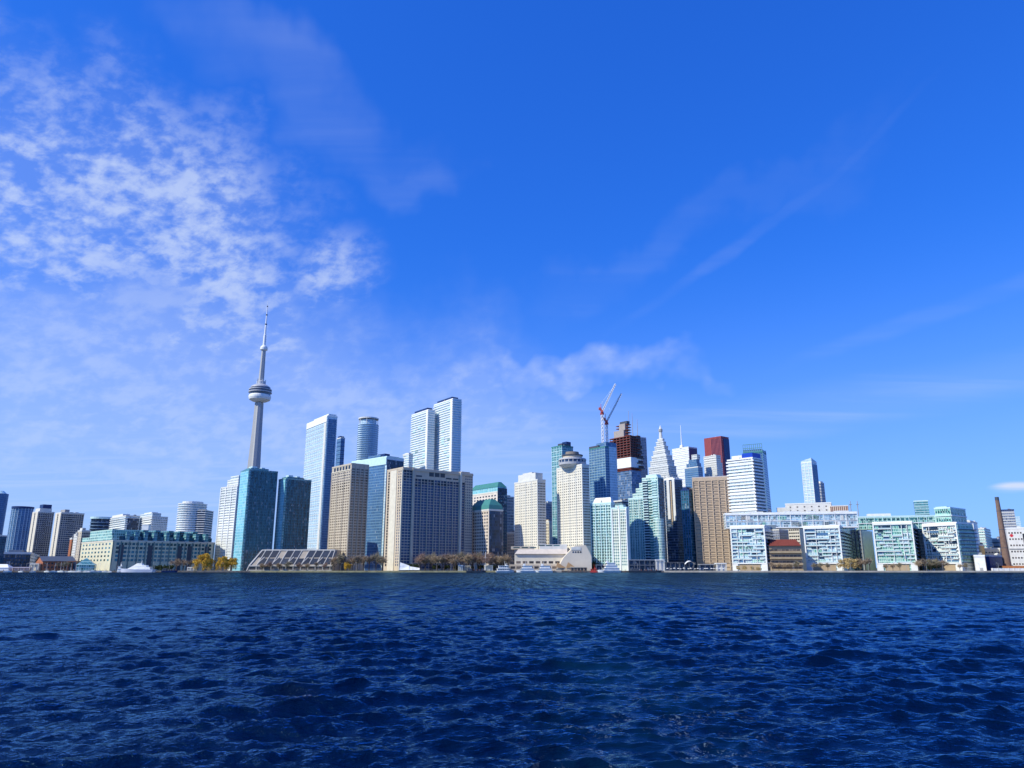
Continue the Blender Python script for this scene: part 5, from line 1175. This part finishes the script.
pavilion(12, 30, 567, 812, 'low pink grey shed at the far left quay before the dark blue warehouse', wm=plain('pink_grey', (.42, .34, .34), .8), rm=plain('lilac_roof', (.46, .42, .5), .8), dark=False)
pavilion(29, 38, 563.5, 812, 'small cream shed directly left of the orange red brick hall', dark=False, rm=OFFWH, wm=CREAM)
pavilion(67, 76, 561, 808, 'dark brown shed between the brick hall and the green glass pavilion', rm=BROWN, wm=BROWN)
# canopy like a white leaf
o = thing('shell_canopy', 'white curved shell canopy with dark trusses on the beach below the slim navy towers', 'canopy', ((690.5 - 512) / 763 * 786, 788, GZ), 0)
m = MB()
for i in range(8):
    a0, a1 = -1 + i / 4, -1 + (i + 1) / 4; f = lambda a: 9.5 - 3 * a * a
    m.face([(a0 * 5.5, -3, f(a0)), (a1 * 5.5, -3, f(a1)), (a1 * 4.5, 3, f(a1) + .8), (a0 * 4.5, 3, f(a0) + .8)]); m.face([(a0 * 5.5, -3, f(a0) - .35), (a0 * 4.5, 3, f(a0) + .45), (a1 * 4.5, 3, f(a1) + .45), (a1 * 5.5, -3, f(a1) - .35)])
m.build('shell', WHITE, o); m = MB()
for sx in (-1, 1):
    m.tube((sx * .6, 0, 0), (sx * 4.6, -2, 6.6), .25); m.tube((sx * .6, 0, 0), (sx * 4, 2, 7), .25)
m.tube((0, 0, 0), (0, 0, 9), .3); m.build('truss', DGREY, o)
# street lamps
def lamp_proto():
    o = put('street_lamp', None, None); m = MB(); m.tube((0, 0, 0), (0, 0, 7.4), .14, .09, 6); m.tube((0, 0, 7.3), (1.3, 0, 7.8), .07, .06, 5); m.build('pole', GREYC, o)
    MB().box(1.1, 1.9, -.2, .2, 7.7, 7.95).build('lamp_head', OFFWH, o); return o
lp = lamp_proto(); first = True
for lo, hi, n, lab, grp in ((2, 232, 13, 'thin grey street lamp on the left quay, between the picture edge and the yellow willows', 'street lamps on the left quay'),
                            (252, 500, 13, 'thin grey street lamp on the grassy middle quay', 'street lamps on the middle quay'), (630, 1010, 20, 'thin grey street lamp along the sandy right quay', 'street lamps on the right quay')):
    for i in range(n):
        px = lo + (hi - lo) * (i + .5) / n + random.uniform(-3, 3); x = (px - 512) / 763 * 785; y = shore_y(x) + 3.5; x = (px - 512) / 763 * y
        if first: lp.location = (x, y, GZ); lp['label'] = lab; lp['group'] = grp; lp['category'] = 'street lamp'; first = False; q = lp
        else: q = copy_tree(lp, (x, y, GZ), random.choice((0, pi)), lab, grp)
        q['category'] = 'street lamp'
o = thing('flagpole', 'tall thin white flagpole on the quay in front of the bare trees', 'flagpole', ((485.3 - 512) / 763 * 781, 781.5, GZ), 0)
MB().tube((0, 0, 0), (0, 0, 18), .32, .2, 6).build('pole', WHITE, o); MB().cone(0, 0, .4, .1, 18, 18.6, 8).build('finial', OFFWH, o); MB().box(-2, 2, -.12, .12, 13, 13.25).build('yardarm', WHITE, o)

rq = random.Random(4)
def umbrella():
    o = put('beach_umbrella', None); m = MB(); m.tube((0, 0, 0), (0, 0, 2.7), .06); m.build('pole', GREYC, o)
    m = MB(); m.prism(m.ring(0, 0, 1.5, 8), 2.2, 2.9, 0, m.ring(0, 0, .08, 8)); m.build('canopy', WHITE, o); return o
um = umbrella(); lab = 'white parasol standing on the pale beach below the tan grid office block'
for i in range(18):
    px = 668 + i * 3.3 + rq.uniform(-1, 1); x = (px - 512) / 763 * 785; y = shore_y(x) + rq.uniform(3, 12); x = (px - 512) / 763 * y
    if i == 0: um.location = (x, y, GZ); um['label'] = lab; um['group'] = 'parasols on the beach'; q = um
    else: q = copy_tree(um, (x, y, GZ), 0, lab, 'parasols on the beach', rq.uniform(.8, 1.15))
    q['category'] = 'parasol'
def pile():
    o = put('dock_pile', None); MB().tube((0, 0, -2), (0, 0, 2.9), .26, .22, 7).build('post', BROWN, o); MB().cone(0, 0, .3, .1, 2.9, 3.2, 7).build('cap', OFFWH, o); return o
pl_ = pile()
for i in range(46):
    left = i < 14
    px = (4 + i * 8.6 if left else 498 + (i - 14) * 5.1) + rq.uniform(-1.5, 1.5); x = (px - 512) / 763 * 780; y = shore_y(x) - 1.6; x = (px - 512) / 763 * y
    lab, grp = (('brown dock pile along the far left quay edge', 'dock piles on the far left') if left else ('brown dock pile along the quay between the tour boats and the two deck pavilion', 'dock piles in the middle'))
    if i == 0: pl_.location = (x, y, 0); pl_['label'] = lab; pl_['group'] = grp; q = pl_
    else: q = copy_tree(pl_, (x, y, 0), 0, lab, grp)
    q['category'] = 'dock pile'
# ------------------------------------------------------------------ boats
def hull(L, W, Hh, mat, bow=.35, name='hull', par=None):
    m = MB(); n = 12; top = []; bot = []
    for i in range(n + 1):
        s = i / n; x = -L / 2 + L * s; w = W / 2 * (1 if s < 1 - bow else max(.02, 1 - ((s - 1 + bow) / bow) ** 2)); top.append((x, w)); bot.append((x * .94, w * .75))
    rise = lambda s: Hh * (1 + .28 * max(0, s - .5) * 2)
    for i in range(n):
        for sg in (-1, 1):
            a, b_, c, d = (bot[i][0], sg * bot[i][1], -.4), (bot[i + 1][0], sg * bot[i + 1][1], -.4), (top[i + 1][0], sg * top[i + 1][1], rise((i + 1) / n)), (top[i][0], sg * top[i][1], rise(i / n))
            m.face([a, b_, c, d] if sg < 0 else [d, c, b_, a])
        m.face([(top[i][0], -top[i][1], rise(i / n) - .1), (top[i + 1][0], -top[i + 1][1], rise((i + 1) / n) - .1), (top[i + 1][0], top[i + 1][1], rise((i + 1) / n) - .1), (top[i][0], top[i][1], rise(i / n) - .1)])
    m.face([(top[0][0], top[0][1], Hh), (bot[0][0], bot[0][1], -.4), (bot[0][0], -bot[0][1], -.4), (top[0][0], -top[0][1], Hh)])
    return m.build(name, mat, par)
def tour_boat(px, D, L, rz, lab, decks=2, mat=WHITE, cat='boat', name='tour_boat', group=None, mast=True, hm=None):
    o = thing(name, lab, cat, ((px - 512) / 763 * D, D, 0), rz, group); W = L * .26; hh = L * .06 + .5
    hull(L, W, hh, hm or mat, par=o); MB().box(-L * .47, L * .30, -W * .5 - .03, W * .5 + .03, hh * .72, hh * .84).build('rub_rail', DKBLUE, o)
    z = hh - .1; lx0, lx1 = -L * .42, L * .24
    for d in range(decks):
        dh = 2.3; w = W * (.44 - .03 * d)
        MB().box(lx0, lx1, -w, w, z, z + dh).build('cabin', mat, o); n = max(3, int((lx1 - lx0) / 1.7)); me = MB().box(-.55, .55, -w - .06, -w + .1, z + .9, z + 1.9).mesh('window', WGLD)
        for i in range(n): put('window', me, o, (lx0 + (lx1 - lx0) * (i + .5) / n, 0, 0))
        me2 = MB().box(lx1 - .1, lx1 + .06, -w * .8, w * .8, z + .9, z + 1.9).mesh('front_window', WGLD); put('front_window', me2, o)
        MB().box(lx0 - .5, lx1 + .7, -w - .4, w + .4, z + dh, z + dh + .25).build('deck_roof', mat, o); z += dh + .25; lx0 += L * .08; lx1 -= L * .07
    m = MB(); m.prism([(L * .02, -W * .2), (L * .13, -W * .2), (L * .13, W * .2), (L * .02, W * .2)], z, z + 1.9, 0, [(L * .03, -W * .18), (L * .11, -W * .18), (L * .11, W * .18), (L * .03, W * .18)]); wh = m.build('wheelhouse', mat, o); MB().box(L * .03, L * .13 + .05, -W * .2 - .05, -W * .2 + .1, z + .8, z + 1.5).build('window', WGLD, wh)
    if mast: m = MB(); m.tube((0, 0, z), (-.4, 0, z + 4.5), .16, .1); m.tube((-.3, -1, z + 3), (-.3, 1, z + 3), .08); m.build('mast', mat, o)
    m = MB(); k = 0
    for i in range(9): m.tube((L * .26 + i * L * .02, -W * .36 * (1 - i / 14), hh), (L * .26 + i * L * .02, -W * .36 * (1 - i / 14), hh + 1), .05, .05, 3)
    m.tube((L * .26, -W * .36, hh + 1), (L * .42, -W * .16, hh + 1.1), .06, .06, 3); m.build('railing', STEELW, o)
    return o
tour_boat(505, 770, 19, R(8), 'white tour boat, leftmost of three moored below the shorter white hotel tower')
tour_boat(525.5, 768, 19, R(188), 'bulky white tour boat, middle of three moored below the shorter white hotel tower')
tour_boat(543.5, 769, 19, R(186), 'white tour boat, rightmost of three moored below the shorter white hotel tower')
tour_boat(609, 768, 24, R(190), 'large white ferry moored right of the blank cream hall', 3, name='ferry')
tour_boat(594.5, 772, 9, R(-20), 'small red workboat between the blank cream hall and the large white ferry', 1, plain('boat_red', (.5, .05, .03), .5), name='workboat')
tour_boat(558, 773, 8, R(175), 'small brown launch beneath the left brown kiosk', 1, SAND, name='launch', mast=False)
# dark barges under the quay
for px, L, lab in ((476, 20, 'low black barge lying before the bare trees left of the flagpole'), (645, 34, 'long low black barge below the two deck ferry pavilion'), (163, 16, 'dark navy barge moored off the stern of the white yacht')):
    o = thing('barge', lab, 'boat', ((px - 512) / 763 * 773, 773 if px > 300 else 789, 0), 0); hull(L, 6, 1.6, DKBLUE if px == 163 else DGREY, .12, par=o); MB().box(-L * .42, -L * .2, -1.8, 1.8, 1.5, 3.9).build('cabin', DGREY, o)
    me = MB().box(-.4, .4, -1.88, -1.7, 2.4, 3.2).mesh('window', WGLS)
    for k in range(3): put('window', me, o, (-L * .38 + k * L * .07, 0, 0))
    for k in range(4): MB().tube((-L * .1 + k * L * .15, 2, 1.6), (-L * .1 + k * L * .15, 2, 3), .5, .4, 8).build('drum', BROWN, o)
# the white yacht
def yacht():
    D = 782; o = thing('yacht', 'large sleek white motor yacht moored before the long terminal building', 'yacht', ((137 - 512) / 763 * D, D, 0), R(180)); L = 36; W = 7.5
    hull(L, W, 3.0, plain('yacht_lilac_white', (.72, .72, .78), .35), .5, par=o)
    m = MB()
    def deck(x0, x1, x2, x3, w, z0, z1, name='deckhouse'):
        return MB().prism([(x0, -w), (x3, -w * .7), (x3, w * .7), (x0, w)], z0, z1, 0, [(x1, -w * .95), (x2, -w * .6), (x2, w * .6), (x1, w * .95)]).build(name, WHITE, o)
    d1 = deck(-15, -14, 6, 10, 3.3, 2.9, 5.1); d2 = deck(-11, -10, 2.5, 6, 2.8, 5.12, 7.2); deck(-6, -5, 0, 2.5, 2.2, 7.22, 8.8)
    MB().box(-13, 5.5, -3.12, -2.2, 3.7, 4.5).build('window_band', WGLD, d1); MB().box(-9, 2.4, -2.66, -1.9, 5.8, 6.6).build('window_band', WGLD, d2)
    MB().box(-17, -9, -2.9, 2.9, 5.1, 5.35).build('sun_deck', WHITE, o); m = MB(); m.tube((-3.5, 0, 8.8), (-4.6, 0, 12), .3, .12); m.tube((-4.2, -1.5, 10.4), (-4.2, 1.5, 10.4), .12); m.build('radar_mast', WHITE, o)
    MB().box(-L / 2 - 1.2, -L / 2 + 1, -2.8, 2.8, .2, .8).build('swim_platform', OFFWH, o)
    me = MB().box(-.5, .5, -W / 2 - .05, -W / 2 + .2, 1.5, 2.1).mesh('porthole', WGLD)
    for k in range(7): put('porthole', me, o, (-13 + k * 2.6, 0, 0))
yacht()
tour_boat(120.5, 786, 11, R(95), 'short bright white cruiser seen bow on, touching the left end of the large yacht', 2, name='cabin_cruiser')
# little moored boats on the far left
def small_boat():
    o = put('sailing_boat', None, None); hull(8, 2.6, 1.1, WHITE, .5, par=o); MB().box(-2, 1.4, -.9, .9, 1.0, 1.7).build('cabin', OFFWH, o); MB().box(-1.6, 1, -.95, -.8, 1.2, 1.5).build('window', WGLD, o)
    m = MB(); m.tube((.6, 0, 1), (.6, 0, 11), .12, .08); m.tube((.6, 0, 2.2), (-3, 0, 2.3), .1, .09); m.build('mast', STEELW, o); return o
sb = small_boat()
for i, px in enumerate((8, 21, 33, 47, 54, 61, 66, 71, 75, 79, 86, 92, 99, 105, 110)):
    x = (px - 512) / 763 * 790; y = shore_y(x) - 5 - (i % 3) * 1.5; x = (px - 512) / 763 * y
    lab = 'small white sailing boat with bare mast moored along the far left quay'
    if i == 0: sb.location = (x, y, 0); sb.rotation_euler.z = .2; q = sb; q['label'] = lab; q['group'] = 'sailing boats on the far left quay'
    else: q = copy_tree(sb, (x, y, 0), random.uniform(-.4, .4) + (pi if i % 2 else 0), lab, 'sailing boats on the far left quay', random.uniform(.7, 1.0))
    q['category'] = 'sailboat'
